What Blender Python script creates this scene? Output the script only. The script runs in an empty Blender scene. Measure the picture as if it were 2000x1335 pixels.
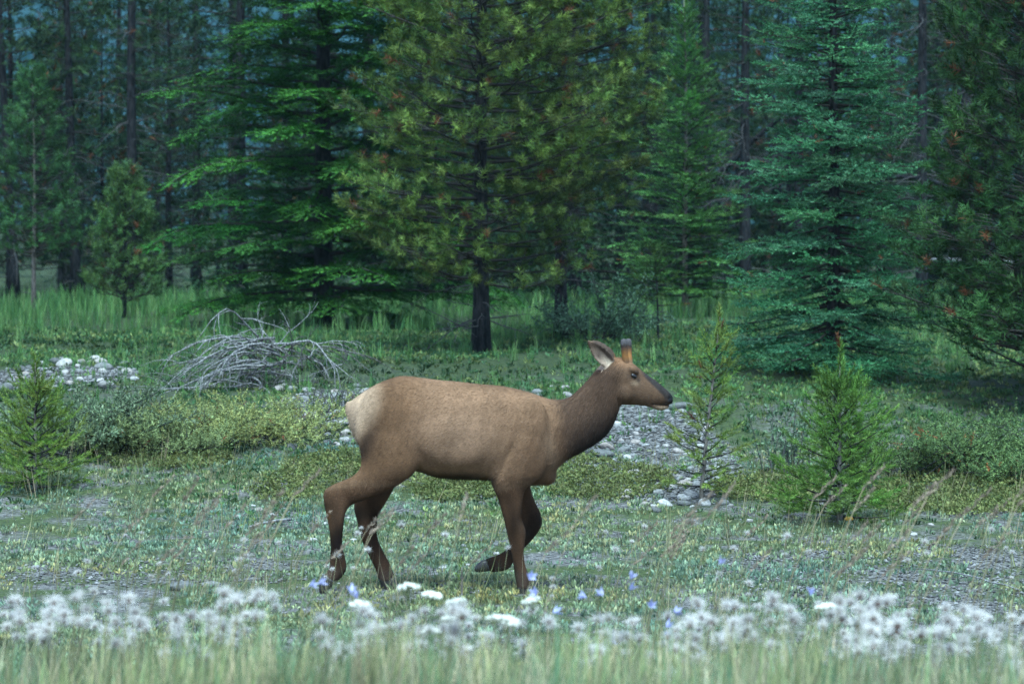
import bpy, math, random
import numpy as np
from mathutils import Vector, Matrix

sc = bpy.context.scene
COL = sc.collection
R = math.radians
# ------------------------------------------------------------------ camera
FPX, CX, CY, HOR = 5400.0, 1000.0, 667.5, 580.0
CAM = np.array([0.0, -18.0, 1.92])
PITCH = math.atan((CY - HOR) / FPX)
cd = bpy.data.cameras.new('camera'); cam = bpy.data.objects.new('camera', cd); COL.objects.link(cam)
cam.location = CAM; cam.rotation_euler = (math.pi / 2 - PITCH, 0, 0)
cd.sensor_width = 36; cd.lens = 36 * FPX / 2000.0
cd.clip_start = 0.1; cd.clip_end = 4000
cd.dof.use_dof = True; cd.dof.focus_distance = 21.0; cd.dof.aperture_fstop = 3.4
sc.camera = cam
# ------------------------------------------------------------------ sky, sun, exposure
SUN_EL, SUN_ROT = 66.0, 182.0       # degrees; the light comes from over the road behind the camera
w = bpy.data.worlds.new('World'); sc.world = w; w.use_nodes = True
nt = w.node_tree; bg = nt.nodes['Background']
sky = nt.nodes.new('ShaderNodeTexSky'); sky.sky_type = 'NISHITA'; sky.sun_disc = False
sky.sun_elevation = R(SUN_EL); sky.sun_rotation = R(SUN_ROT)
sky.air_density = 1.0; sky.dust_density = 0.6; sky.ozone_density = 2.0
nt.links.new(sky.outputs[0], bg.inputs[0]); bg.inputs[1].default_value = 0.06
sl = bpy.data.lights.new('sun', 'SUN'); sun = bpy.data.objects.new('sun', sl); COL.objects.link(sun)
sl.energy = 1.5; sl.angle = R(25); sl.color = (0.74, 0.97, 1.0)
sd = Vector((math.sin(R(SUN_ROT)) * math.cos(R(SUN_EL)), math.cos(R(SUN_ROT)) * math.cos(R(SUN_EL)), math.sin(R(SUN_EL))))
sun.rotation_euler = sd.to_track_quat('Z', 'Y').to_euler()
vs = sc.view_settings
vs.view_transform = 'Standard'; vs.look = 'None'; vs.gamma = 1.0; vs.use_curve_mapping = False
vs.exposure = 2.7
sc.render.engine = 'CYCLES'
cy = sc.cycles
cy.max_bounces = 5; cy.diffuse_bounces = 3; cy.glossy_bounces = 2; cy.transmission_bounces = 3
cy.transparent_max_bounces = 4; cy.volume_bounces = 0; cy.caustics_reflective = False; cy.caustics_refractive = False
cy.use_denoising = True; cy.denoising_prefilter = 'NONE'

# ------------------------------------------------------------------ helpers
rng = np.random.default_rng(7)
random.seed(7)

def px_dir(px, py):
    cp, sp = math.cos(PITCH), math.sin(PITCH)
    a, b = px - CX, CY - py
    return np.array([a, FPX * cp + b * sp, -FPX * sp + b * cp])

def at_d(px, py, d):
    v = px_dir(px, py)
    return CAM + v * (d / v[1])

_nd = np.random.default_rng(3)
_NK = _nd.normal(size=(40, 3)); _NP = _nd.uniform(0, 6.28, 40)
def snoise(P, f=1.0, o=0, n=8):
    """smooth sum-of-sines noise, about -1..1"""
    P = np.asarray(P, float)
    K = _NK[o:o + n, :P.shape[-1]] * f
    return np.sin(P @ K.T + _NP[o:o + n]).sum(-1) / math.sqrt(n) * 0.9

_TY = np.array([-30, -12, -9.5, -7, -5, -3, 0, 4, 6, 8, 10, 12, 14, 16, 20, 26, 35, 60, 110, 200.])
_TZ = np.array([.55, .52, .42, .22, .08, .01, 0, .03, .15, .38, .61, .84, 1.01, 1.14, 1.32, 1.5, 1.68, 2.0, 3.0, 9.])
def smooth_profile():
    y = np.linspace(-30, 200, 2301); z = np.interp(y, _TY, _TZ)
    k = np.hanning(17); k /= k.sum()
    zz = np.convolve(np.pad(z, 8, mode='edge'), k, mode='valid')
    return y, zz
_PY, _PZ = smooth_profile()
def hgt(x, y):
    x = np.asarray(x, float); y = np.asarray(y, float)
    z = np.interp(y, _PY, _PZ)
    P = np.stack([x, y], -1)
    amp = np.clip((np.abs(y) - 1.0) / 8.0, 0.05, 1.0)
    return z + amp * (0.05 * snoise(P, .7, 0) + 0.03 * snoise(P, 1.9, 8)) + 0.006 * snoise(P, 6., 16) * amp

def gp(px, py, d0=8.0, d1=90.0):
    d = np.linspace(d0, d1, 1600); v = px_dir(px, py)
    P = CAM + v[None] * (d / v[1])[:, None]
    hit = np.where(hgt(P[:, 0], P[:, 1]) >= P[:, 2])[0]
    i = hit[0] if len(hit) else len(d) - 1
    q = P[i]; return np.array([q[0], q[1], float(hgt(q[0], q[1]))])

def base(px, d):
    x = (px - CX) * d / FPX; y = d - 18.0
    return np.array([x, y, float(hgt(x, y))])

class Geo:
    def __init__(s): s.V = []; s.F = []; s.C = []; s.n = 0
    def add(s, V, F, C=None):
        V = np.asarray(V, np.float32).reshape(-1, 3); F = np.asarray(F, np.int32).reshape(-1, 3)
        if C is None: C = np.ones((len(V), 3))
        C = np.asarray(C, np.float32)
        if C.ndim == 1: C = np.repeat(C[None], len(V), 0)
        s.V.append(V); s.F.append(F + s.n); s.C.append(C.reshape(-1, 3)); s.n += len(V); return s
    def arrays(s): return np.concatenate(s.V), np.concatenate(s.F), np.concatenate(s.C)
    def mesh(s, name, smooth=False, mat=None):
        V, F, C = s.arrays(); m = bpy.data.meshes.new(name)
        m.vertices.add(len(V)); m.vertices.foreach_set('co', V.ravel())
        m.loops.add(len(F) * 3); m.loops.foreach_set('vertex_index', F.ravel())
        m.polygons.add(len(F)); m.polygons.foreach_set('loop_start', np.arange(0, len(F) * 3, 3, dtype=np.int32))
        m.polygons.foreach_set('use_smooth', np.full(len(F), smooth))
        m.update(calc_edges=True)
        a = m.attributes.new('col', 'FLOAT_COLOR', 'POINT')
        a.data.foreach_set('color', np.concatenate([C, np.ones((len(C), 1), np.float32)], 1).astype(np.float32).ravel())
        if mat: m.materials.append(mat)
        return m

def obj(name, mesh, parent=None, loc=(0, 0, 0), rz=0.0):
    o = bpy.data.objects.new(name, mesh); COL.objects.link(o)
    o.parent = parent; o.location = loc; o.rotation_euler = (0, 0, rz); return o
def tag(o, label, cat, group=None, kind=None):
    if label: o['label'] = label
    if cat: o['category'] = cat
    if group: o['group'] = group
    if kind: o['kind'] = kind
    return o
def thing(name, label, cat, loc=(0, 0, 0), rz=0.0, group=None):
    return tag(obj(name, None, None, loc, rz), label, cat, group)
def copy_tree(o, parent=None):
    c = o.copy(); COL.objects.link(c); c.parent = parent
    for ch in list(o.children): copy_tree(ch, c)
    return c

def unit(a): return a / np.maximum(np.linalg.norm(a, axis=-1, keepdims=True), 1e-9)

def tube(P, rad, sides=5, cap=True):
    P = np.asarray(P, float); k = len(P); rad = np.broadcast_to(np.asarray(rad, float), (k,))
    T = unit(np.gradient(P, axis=0)); ref = np.array([0.13, 0.31, 0.94])
    if abs(T.mean(0) @ ref) > .9: ref = np.array([1., .1, 0])
    A = unit(np.cross(T, ref)); B = np.cross(T, A)
    th = np.arange(sides) / sides * 2 * np.pi
    V = P[:, None] + rad[:, None, None] * (np.cos(th)[None, :, None] * A[:, None] + np.sin(th)[None, :, None] * B[:, None])
    V = V.reshape(-1, 3); F = []
    i = np.arange(k - 1)[:, None] * sides; j = np.arange(sides)[None]; jn = (j + 1) % sides
    a, b, c, d = i + j, i + jn, i + sides + jn, i + sides + j
    F = np.concatenate([np.stack([a, b, c], -1).reshape(-1, 3), np.stack([a, c, d], -1).reshape(-1, 3)])
    if cap:
        n = len(V); V = np.concatenate([V, P[:1], P[-1:]])
        jj = np.arange(sides)
        F = np.concatenate([F, np.stack([np.full(sides, n), (jj + 1) % sides, jj], -1),
                            np.stack([np.full(sides, n + 1), (k - 1) * sides + jj, (k - 1) * sides + (jj + 1) % sides], -1)])
    return V, F

def place(G, T, P, D, S, C, up=None, roll=None):
    """put copies of template T=(V,F,C) with +X along D at P, scale S, colour multiplier C"""
    V0, F0, C0 = T; P = np.asarray(P, float); n = len(P)
    if n == 0: return
    X = unit(np.asarray(D, float)); U = np.tile([0., 0., 1.], (n, 1)) if up is None else up
    Y = np.cross(U, X); bad = np.linalg.norm(Y, axis=1) < 1e-3; Y[bad] = [0, 1, 0]; Y = unit(Y); Z = np.cross(X, Y)
    if roll is not None:
        c, s_ = np.cos(roll)[:, None], np.sin(roll)[:, None]; Y, Z = Y * c + Z * s_, Z * c - Y * s_
    S = np.broadcast_to(np.asarray(S, float), (n,))
    M = np.stack([X, Y, Z], 1) * S[:, None, None]
    V = P[:, None] + np.einsum('vk,nkj->nvj', V0, M)
    F = F0[None] + (np.arange(n) * len(V0))[:, None, None]
    Cc = C0[None] * np.asarray(C, float).reshape(-1, 1, 3)
    G.add(V.reshape(-1, 3), F.reshape(-1, 3), np.broadcast_to(Cc, V.shape).reshape(-1, 3))

def place_mix(G, Ts, P, D, S, C, up=None, roll=None, r=rng):
    P = np.asarray(P); n = len(P); k = r.integers(0, len(Ts), n)
    S = np.broadcast_to(np.asarray(S, float), (n,)); C = np.broadcast_to(np.asarray(C, float), (n, 3)); D = np.asarray(D)
    for i, T in enumerate(Ts):
        m = k == i
        place(G, T, P[m], D[m], S[m], C[m], None if up is None else up[m], None if roll is None else roll[m])

# ------------------------------------------------------------------ materials
def new_mat(name):
    m = bpy.data.materials.new(name); m.use_nodes = True
    return m, m.node_tree, m.node_tree.nodes['Principled BSDF']
def N(t, typ, **kw):
    n = t.nodes.new(typ)
    for k, v in kw.items(): setattr(n, k, v)
    return n
def foliage_mat(name, rough=.55, trans=.25, spec=.3, var=.35, nscale=1.5):
    m, t, b = new_mat(name)
    at = N(t, 'ShaderNodeAttribute', attribute_name='col')
    oi = N(t, 'ShaderNodeObjectInfo'); ns = N(t, 'ShaderNodeTexNoise'); ns.inputs['Scale'].default_value = nscale
    tc = N(t, 'ShaderNodeTexCoord'); t.links.new(tc.outputs['Object'], ns.inputs['Vector'])
    mr = N(t, 'ShaderNodeMapRange'); mr.inputs[1].default_value = .3; mr.inputs[2].default_value = .7
    mr.inputs[3].default_value = 1 - var; mr.inputs[4].default_value = 1 + var
    t.links.new(ns.outputs[0], mr.inputs[0])
    mr2 = N(t, 'ShaderNodeMapRange'); mr2.inputs[3].default_value = .82; mr2.inputs[4].default_value = 1.15
    t.links.new(oi.outputs['Random'], mr2.inputs[0])
    mu = N(t, 'ShaderNodeMath', operation='MULTIPLY'); t.links.new(mr.outputs[0], mu.inputs[0]); t.links.new(mr2.outputs[0], mu.inputs[1])
    vm = N(t, 'ShaderNodeVectorMath', operation='SCALE'); t.links.new(at.outputs['Color'], vm.inputs[0]); t.links.new(mu.outputs[0], vm.inputs['Scale'])
    t.links.new(vm.outputs[0], b.inputs['Base Color'])
    b.inputs['Roughness'].default_value = rough; b.inputs['Specular IOR Level'].default_value = spec
    if trans > 0:
        tr = N(t, 'ShaderNodeBsdfTranslucent'); t.links.new(vm.outputs[0], tr.inputs[0])
        mx = N(t, 'ShaderNodeMixShader'); mx.inputs[0].default_value = trans
        t.links.new(b.outputs[0], mx.inputs[1]); t.links.new(tr.outputs[0], mx.inputs[2])
        t.links.new(mx.outputs[0], t.nodes['Material Output'].inputs['Surface'])
    return m
def bark_mat(name, c1, c2, scale=9.0):
    m, t, b = new_mat(name)
    tc = N(t, 'ShaderNodeTexCoord'); mp = N(t, 'ShaderNodeMapping'); mp.inputs['Scale'].default_value = (scale, scale, scale * .25)
    ns = N(t, 'ShaderNodeTexNoise'); ns.inputs['Scale'].default_value = 3; ns.inputs['Detail'].default_value = 5
    t.links.new(tc.outputs['Object'], mp.inputs[0]); t.links.new(mp.outputs[0], ns.inputs['Vector'])
    cr = N(t, 'ShaderNodeValToRGB'); cr.color_ramp.elements[0].position = .38; cr.color_ramp.elements[1].position = .66
    cr.color_ramp.elements[0].color = (*c1, 1); cr.color_ramp.elements[1].color = (*c2, 1)
    t.links.new(ns.outputs[0], cr.inputs[0]); t.links.new(cr.outputs[0], b.inputs['Base Color'])
    bp = N(t, 'ShaderNodeBump'); bp.inputs['Strength'].default_value = .7; bp.inputs['Distance'].default_value = .03
    t.links.new(ns.outputs[0], bp.inputs['Height']); t.links.new(bp.outputs[0], b.inputs['Normal'])
    b.inputs['Roughness'].default_value = .9; b.inputs['Specular IOR Level'].default_value = .15
    return m

M_NEEDLE = foliage_mat('needle foliage', .6, .15, .08, .3, 1.3)
M_LEAF = foliage_mat('small leaf foliage', .55, .25, .16, .3, 2.5)
M_GRASS = foliage_mat('grass blades', .55, .3, .12, .3, 1.2)
M_PETAL = foliage_mat('petals and seed fluff', .8, .35, .1, .06, 4)
M_BARK = bark_mat('dark conifer bark', (.006, .007, .009), (.030, .031, .034))
M_BARKG = bark_mat('grey sapling bark', (.07, .062, .052), (.22, .2, .18), 14)
M_DEAD = bark_mat('weathered dead wood', (.085, .087, .09), (.29, .295, .30), 20)
M_DEADD = bark_mat('dark dead wood', (.035, .034, .034), (.13, .13, .125), 20)

# ------------------------------------------------------------------ ground
STONY = [(*gp(1270, 900)[:2], .85, 2.3), (*gp(1190, 810)[:2], .8, 1.2), (*gp(635, 800)[:2], .55, 1.5), (*gp(120, 735)[:2], .9, .9)]
def ground_material():
    m, t, b = new_mat('gravelly mossy ground')
    tc = N(t, 'ShaderNodeTexCoord')
    def noise(s, d=4, off=0):
        n = N(t, 'ShaderNodeTexNoise'); n.inputs['Scale'].default_value = s; n.inputs['Detail'].default_value = d
        mp = N(t, 'ShaderNodeMapping'); mp.inputs['Location'].default_value = (off, off, 0)
        t.links.new(tc.outputs['Object'], mp.inputs[0]); t.links.new(mp.outputs[0], n.inputs['Vector']); return n
    def ramp(src, a, bb, ca, cb):
        r = N(t, 'ShaderNodeValToRGB'); e = r.color_ramp.elements
        e[0].position = a; e[1].position = bb; e[0].color = (*ca, 1); e[1].color = (*cb, 1)
        t.links.new(src, r.inputs[0]); return r
    vo = N(t, 'ShaderNodeTexVoronoi'); vo.inputs['Scale'].default_value = 38
    t.links.new(tc.outputs['Object'], vo.inputs['Vector'])
    sep = N(t, 'ShaderNodeSeparateColor'); t.links.new(vo.outputs['Color'], sep.inputs[0])
    grav = ramp(sep.outputs[0], 0.1, .95, (.025, .025, .025), (.17, .168, .165))
    moss = ramp(noise(22, 4).outputs[0], .35, .65, (.02, .032, .014), (.065, .09, .035))
    mask = ramp(noise(1.3, 5, 3).outputs[0], .42, .56, (0, 0, 0), (1, 1, 1))
    mx = N(t, 'ShaderNodeMixRGB'); t.links.new(mask.outputs[0], mx.inputs[0]); t.links.new(grav.outputs[0], mx.inputs[1]); t.links.new(moss.outputs[0], mx.inputs[2])
    duff = ramp(noise(16, 5, 9).outputs[0], .35, .7, (.014, .026, .012), (.045, .065, .028))
    sx = N(t, 'ShaderNodeSeparateXYZ'); t.links.new(tc.outputs['Object'], sx.inputs[0])
    fr = N(t, 'ShaderNodeMapRange'); fr.inputs[1].default_value = 7; fr.inputs[2].default_value = 15
    t.links.new(sx.outputs[1], fr.inputs[0])
    mx2 = N(t, 'ShaderNodeMixRGB'); t.links.new(fr.outputs[0], mx2.inputs[0]); t.links.new(mx.outputs[0], mx2.inputs[1]); t.links.new(duff.outputs[0], mx2.inputs[2])
    last = mx2.outputs[0]
    geo = N(t, 'ShaderNodeMapping'); t.links.new(tc.outputs['Object'], geo.inputs[0]); geo.inputs['Scale'].default_value = (1, 1, 0)
    for (cx, cyy, rx, ry) in STONY:                  # beds of bare river stones
        mp = N(t, 'ShaderNodeMapping'); mp.vector_type = 'TEXTURE'; mp.inputs['Location'].default_value = (cx, cyy, 0); mp.inputs['Scale'].default_value = (rx, ry, 1)
        t.links.new(geo.outputs[0], mp.inputs[0]); ln = N(t, 'ShaderNodeVectorMath', operation='LENGTH'); t.links.new(mp.outputs[0], ln.inputs[0])
        mr = N(t, 'ShaderNodeMapRange'); mr.inputs[1].default_value = 1.15; mr.inputs[2].default_value = .8; t.links.new(ln.outputs['Value'], mr.inputs[0])
        m3 = N(t, 'ShaderNodeMixRGB'); t.links.new(mr.outputs[0], m3.inputs[0]); t.links.new(last, m3.inputs[1]); t.links.new(grav.outputs[0], m3.inputs[2]); last = m3.outputs[0]
    t.links.new(last, b.inputs['Base Color'])
    bp = N(t, 'ShaderNodeBump'); bp.inputs['Strength'].default_value = .8; bp.inputs['Distance'].default_value = .02
    t.links.new(vo.outputs['Distance'], bp.inputs['Height']); t.links.new(bp.outputs[0], b.inputs['Normal'])
    b.inputs['Roughness'].default_value = .95; b.inputs['Specular IOR Level'].default_value = .15
    return m

def build_ground():
    ys = np.concatenate([np.linspace(-60, -12, 20), np.linspace(-11.8, 14, 130), np.linspace(14.5, 60, 70), np.linspace(62, 200, 30)])
    xs = np.concatenate([-np.geomspace(6.2, 160, 22)[::-1], np.linspace(-6, 6, 81), np.geomspace(6.2, 160, 22)])
    X, Y = np.meshgrid(xs, ys); Z = hgt(X, Y)
    V = np.stack([X, Y, Z], -1).reshape(-1, 3); nx, ny = len(xs), len(ys)
    i = (np.arange(ny - 1)[:, None] * nx + np.arange(nx - 1)[None]).ravel()
    F = np.concatenate([np.stack([i, i + 1, i + nx + 1], -1), np.stack([i, i + nx + 1, i + nx], -1)])
    G = Geo().add(V, F); o = obj('ground', G.mesh('ground', True, ground_material())); o['kind'] = 'structure'
    # the wooded mountainside across the valley
    xs = np.linspace(-260, 260, 110); ys = np.linspace(150, 340, 60)
    X, Y = np.meshgrid(xs, ys); Pn = np.stack([X, Y], -1)
    Z = 2.0 + (Y - 150) * .36 + np.clip((Y - 150) / 40, 0, 1) * (3 * snoise(Pn, .03, 3) + 1.6 * snoise(Pn, .3, 12) + 1.6 * np.abs(snoise(Pn, .8, 22)))
    V = np.stack([X, Y, Z], -1).reshape(-1, 3); nx, ny = len(xs), len(ys)
    i = (np.arange(ny - 1)[:, None] * nx + np.arange(nx - 1)[None]).ravel()
    F = np.concatenate([np.stack([i, i + 1, i + nx + 1], -1), np.stack([i, i + nx + 1, i + nx], -1)])
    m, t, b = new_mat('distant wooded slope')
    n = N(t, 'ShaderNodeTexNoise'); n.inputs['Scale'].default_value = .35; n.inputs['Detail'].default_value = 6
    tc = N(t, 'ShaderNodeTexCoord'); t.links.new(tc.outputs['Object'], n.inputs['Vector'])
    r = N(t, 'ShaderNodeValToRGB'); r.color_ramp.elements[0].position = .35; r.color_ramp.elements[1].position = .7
    r.color_ramp.elements[0].color = (.010, .030, .040, 1); r.color_ramp.elements[1].color = (.03, .07, .085, 1)  # blue of distant haze painted into the slope's conifer colour
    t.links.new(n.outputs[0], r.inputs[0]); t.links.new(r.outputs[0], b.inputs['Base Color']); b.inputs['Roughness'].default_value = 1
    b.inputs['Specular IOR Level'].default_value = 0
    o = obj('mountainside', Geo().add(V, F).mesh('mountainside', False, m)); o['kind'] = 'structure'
build_ground()

# ------------------------------------------------------------------ foliage templates (+X is the shoot's axis)
def t_shoot(seed, n=14, L=.10, nl=.022, w=.0042, fwd=.75, flat=.0, core=.0016, tip=(1.25, 1.25, 1.1), corecol=(.9, .7, .5)):
    r = np.random.default_rng(seed); G = Geo()
    x = np.linspace(.02, 1, n) * L; th = r.uniform(0, 2 * np.pi, n) if flat == 0 else np.where(np.arange(n) % 2, 1, -1) * np.pi / 2 + r.normal(0, .55, n)
    rad = np.stack([np.zeros(n), np.sin(th), np.cos(th)], -1)
    ax = np.array([1., 0, 0]); f = fwd * (1 + .8 * (x / L) ** 3)
    d = unit(rad + ax * f[:, None]); b = np.stack([x, 0 * x, 0 * x], -1); ln = nl * r.uniform(.75, 1.15, n)
    side = unit((np.cross(d, rad) if flat == 0 else np.cross(d, [0, 0, 1.])) + r.normal(0, .3, (n, 3))) * w / 2
    V = np.stack([b + side, b - side, b + d * ln[:, None]], 1)
    C = np.ones((n, 3, 3)) * r.uniform(.8, 1.15, (n, 1, 1)); C[:, 2] *= np.array(tip)
    G.add(V.reshape(-1, 3), np.arange(3 * n).reshape(-1, 3), C.reshape(-1, 3))
    if core > 0:
        G.add([[0, -core, 0], [0, core, 0], [L, 0, 0], [0, 0, core * 1.3]], [[0, 1, 2], [1, 3, 2], [3, 0, 2]], np.array(corecol))
    return G.arrays()
def t_leaf(l=.03, w=.016, fold=.25, curl=.2):
    V = np.array([[0, 0, 0], [l * .5, -w / 2, w * fold], [l * .5, w / 2, w * fold], [l, 0, -l * curl], [l * .5, 0, 0]])
    F = np.array([[0, 1, 4], [0, 4, 2], [1, 3, 4], [4, 3, 2]])
    return V, F, np.ones((5, 3))
def t_blade(l=1., w=.02, bend=.3, seg=3):
    s = np.linspace(0, 1, seg + 1); ang = bend * s ** 1.3
    dx = np.cos(ang); dz = np.sin(ang); x = np.concatenate([[0], np.cumsum(dx[:-1])]) / seg * l; z = -np.concatenate([[0], np.cumsum(dz[:-1])]) / seg * l
    V = []; F = []
    for i in range(seg):
        ww = w / 2 * (1 - (s[i]) ** 2 * .7); V += [[x[i], -ww, z[i]], [x[i], ww, z[i]]]
    V.append([x[seg], 0, z[seg]])
    for i in range(seg - 1): F += [[2 * i, 2 * i + 1, 2 * i + 3], [2 * i, 2 * i + 3, 2 * i + 2]]
    F.append([2 * seg - 2, 2 * seg - 1, 2 * seg])
    return np.array(V), np.array(F), np.ones((len(V), 3))
def clump(seed, n, l, w, spread, bend, rad, blade_seg=3, lv=.35, col=None):
    """a tuft of blades growing up (+X is up for place)"""
    r = np.random.default_rng(seed); G = Geo(); B = [t_blade(1, w / l, b, blade_seg) for b in (bend * .4, bend, bend * 1.7)]
    az = r.uniform(0, 6.283, n); lean = np.abs(r.normal(0, spread, n))
    D = np.stack([np.cos(lean), np.sin(lean) * np.cos(az), np.sin(lean) * np.sin(az)], -1)
    rr = rad * np.sqrt(r.uniform(0, 1, n)); P = np.stack([0 * rr, rr * np.cos(az), rr * np.sin(az)], -1)
    C = np.ones((n, 3)) * r.uniform(.7, 1.3, (n, 1)) if col is None else col[r.integers(0, len(col), n)] * r.uniform(.8, 1.2, (n, 1))
    # roll so that blades bend outward
    up = np.stack([np.ones(n) * .2, -np.cos(az), -np.sin(az)], -1)
    place_mix(G, B, P, D, l * r.uniform(1 - lv, 1 + lv, n), C, up=-up, r=r)
    return G.arrays()

# ------------------------------------------------------------------ conifers
def conifer(seed, H, cb, Lmax, nb, prof, elev, twig, tm, col, trunk_r, tuft=False, dead=0, dead_len=.9, lean=0.0, rust=.02,
            tl=.42, tsp=.10, ssp=.06, ss=1.0, droop=.0, azbias=None, colv=.22, hmin=0, wig=.03, flatten=.35, sag=0, top_shoot=.35, tmax=.985, topn=.3, lod=99.):
    """returns (trunk, branches, crown) Geo. prof(t): relative length, elev(t)->(start,end) elevation in degrees along the branch"""
    r = np.random.default_rng(seed)
    T, B, K = Geo(), Geo(), Geo()
    hs = np.linspace(0, H, 14); tx = lean * hs + wig * np.sin(hs * 1.1 + seed) * hs / H; ty = wig * np.cos(hs * .9 + seed) * hs / H
    tx -= tx[0]; ty -= ty[0]
    rad = trunk_r * (1 - hs / H) ** .85 + .004; rad[0] *= 1.35; rad[1] *= 1.03
    T.add(*tube(np.stack([tx, ty, hs - .12 * (hs == 0)], -1), rad, 9))
    def tpos(h): return np.stack([np.interp(h, hs, tx), np.interp(h, hs, ty), h], -1)
    allP, allD, allS, allC = [], [], [], []
    col = np.array(col) * (np.array([.58, .80, .88]) if H > 2 else np.array([.92, 1.05, .95])); rust *= .55
    gold = 2.39996
    for i in range(nb):
        t = (i + r.uniform(0, 1)) / nb; h = cb + (H - cb) * (1 - (1 - t) ** 1.05) * tmax
        if h < hmin: continue
        az = i * gold + r.normal(0, .35)
        L = Lmax * prof(t) * r.uniform(.72, 1.12)
        if azbias is not None: L *= azbias(az)
        if L < .1: continue
        e0, e1 = elev(t); e0 += r.normal(0, 6); e1 += r.normal(0, 7)
        n = max(5, int(L / .16) + 3); s = np.linspace(0, 1, n); e = np.radians(e0 + (e1 - e0) * s ** 1.2 + sag * np.sin(s * np.pi))
        a = az + np.cumsum(r.normal(0, .07, n))
        dv = np.stack([np.cos(a) * np.cos(e), np.sin(a) * np.cos(e), np.sin(e)], -1)
        P = tpos(np.array([h])) + np.concatenate([[np.zeros(3)], np.cumsum(dv[:-1], 0)]) * L / (n - 1)
        br = (.006 + .011 * L) * (1 - s * .85)
        B.add(*tube(P, br, 4, False), np.array([.8, .75, .7]))
        # twigs
        s0 = .3 if tuft else .12
        m = max(3, int(L * (1 - s0) / tsp)); u = np.sort(np.clip((np.arange(m) + r.uniform(.1, .9, m)) / m, 0, 1)) * (1 - s0) + s0
        idx = u * (n - 1); i0 = np.minimum(idx.astype(int), n - 2); f = (idx - i0)[:, None]
        bp = P[i0] * (1 - f) + P[i0 + 1] * f; bd = unit(dv[i0])
        sd = np.where(np.arange(m) % 2, 1, -1)
        side = unit(np.cross(bd, [0, 0, 1.])) * sd[:, None]
        lenr = np.minimum(tl * L * (1.02 - u) ** .75 + .06, .8) * r.uniform(.6, 1.2, m)
        ang = np.radians(r.normal(50, 9, m))[:, None]
        td = unit(bd * np.cos(ang) + side * np.sin(ang) + np.stack([r.normal(0, .12, m), r.normal(0, .12, m), r.normal(-droop, flatten * .5, m)], -1))
        # the branch's own tip continues as a twig
        bp = np.concatenate([bp, P[-1:]]); td = np.concatenate([td, dv[-1:]]); lenr = np.concatenate([lenr, [.08]])
        for q in range(len(bp)):
            l = lenr[q]
            if tuft:
                k = max(1, int(l / .20)); v = 1 - np.arange(k) * (.18 / max(l, .19))
                tw = np.stack([bp[q], bp[q] + td[q] * l * .55 + [0, 0, .01], bp[q] + td[q] * l + [0, 0, .06 * l]])
                if l > .12: B.add(*tube(tw, [.005, .004, .002], 3, False), np.array([.8, .75, .7]))
                pp = bp[q] + td[q] * (l * v)[:, None] + np.stack([0 * v, 0 * v, .06 * l * v], -1)
                dd = unit(td[q] + r.normal(0, .38, (k, 3)) + [0, 0, .65])
                if k > 1: pp[1:] += r.normal(0, .05, (k - 1, 3))
                sz = r.uniform(.75, 1.2, k) * ss
            else:
                k = max(1, int(l / ssp)); v = (np.arange(k) + r.uniform(.2, .8, k)) / k
                sd2 = np.where((np.arange(k) + q) % 2, 1, -1)[:, None]
                sv = unit(np.cross(td[q], [0, 0, 1.]))
                pp = bp[q] + td[q] * (l * v)[:, None] + np.stack([0 * v, 0 * v, -droop * .25 * l * v ** 2], -1)
                dd = unit(td[q] + sv * sd2 * r.uniform(.3, 1.0, (k, 1)) + np.stack([0 * v, 0 * v, r.normal(0, flatten, k) - droop * .4], -1))
                dd[-1] = td[q]
                sz = r.uniform(.7, 1.15, k) * ss
            allP.append(pp); allD.append(dd); allS.append(sz)
            allC.append(np.full(len(pp), i))
        if not tuft:
            k = max(2, int(L / (ssp * 1.3))); v = np.sort(r.uniform(.12, 1, k)); ii = v * (n - 1); j0 = np.minimum(ii.astype(int), n - 2); ff = (ii - j0)[:, None]
            allP.append(P[j0] * (1 - ff) + P[j0 + 1] * ff); allD.append(unit(dv[j0] + r.normal(0, .35, (k, 3)) + [0, 0, .25])); allS.append(r.uniform(.8, 1.1, k) * ss); allC.append(np.full(k, i))
    B.add(*tube(np.stack([tx, ty, hs], -1), rad * .5, 4), np.array([.8, .75, .7]))
    # leader
    kk = max(3, int(top_shoot / (.07 if H > 2 else .028))); ph = H - np.linspace(0, top_shoot, kk)
    allP.append(tpos(ph)); allD.append(unit(np.stack([r.normal(0, topn, kk), r.normal(0, topn, kk), np.ones(kk)], -1))); allS.append(np.full(kk, ss)); allC.append(np.full(kk, nb))
    P = np.concatenate(allP); D = np.concatenate(allD); S = np.concatenate(allS); I = np.concatenate(allC)
    hi = (P[:, 2] > lod); kp = ~hi | (r.uniform(0, 1, len(P)) < .3); S = np.where(hi, S * 1.75, S)      # coarser shoots out of sight high up
    P, D, S, I = P[kp], D[kp], S[kp], I[kp]
    bc = r.uniform(1 - colv, 1 + colv, (nb + 1, 1)) * np.array([1, 1, 1]) + r.normal(0, .06, (nb + 1, 3))
    C = col[r.integers(0, len(col), len(P))] * np.clip(bc[I], .4, 1.8) * (r.uniform(.82, 1.2, (len(P), 1)) if not tuft else r.uniform(.6, 1.45, (len(P), 1)))
    red = r.uniform(0, 1, len(P)) < rust * (1 + 2.5 * (snoise(P, 2.2, 5) > .8))
    C[red] = np.array([.13, .055, .03]) * r.uniform(.7, 1.3, (red.sum(), 1))
    place_mix(K, tm, P, D, S, C, roll=None if not tuft else r.uniform(0, 6.28, len(P)), r=r)
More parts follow.
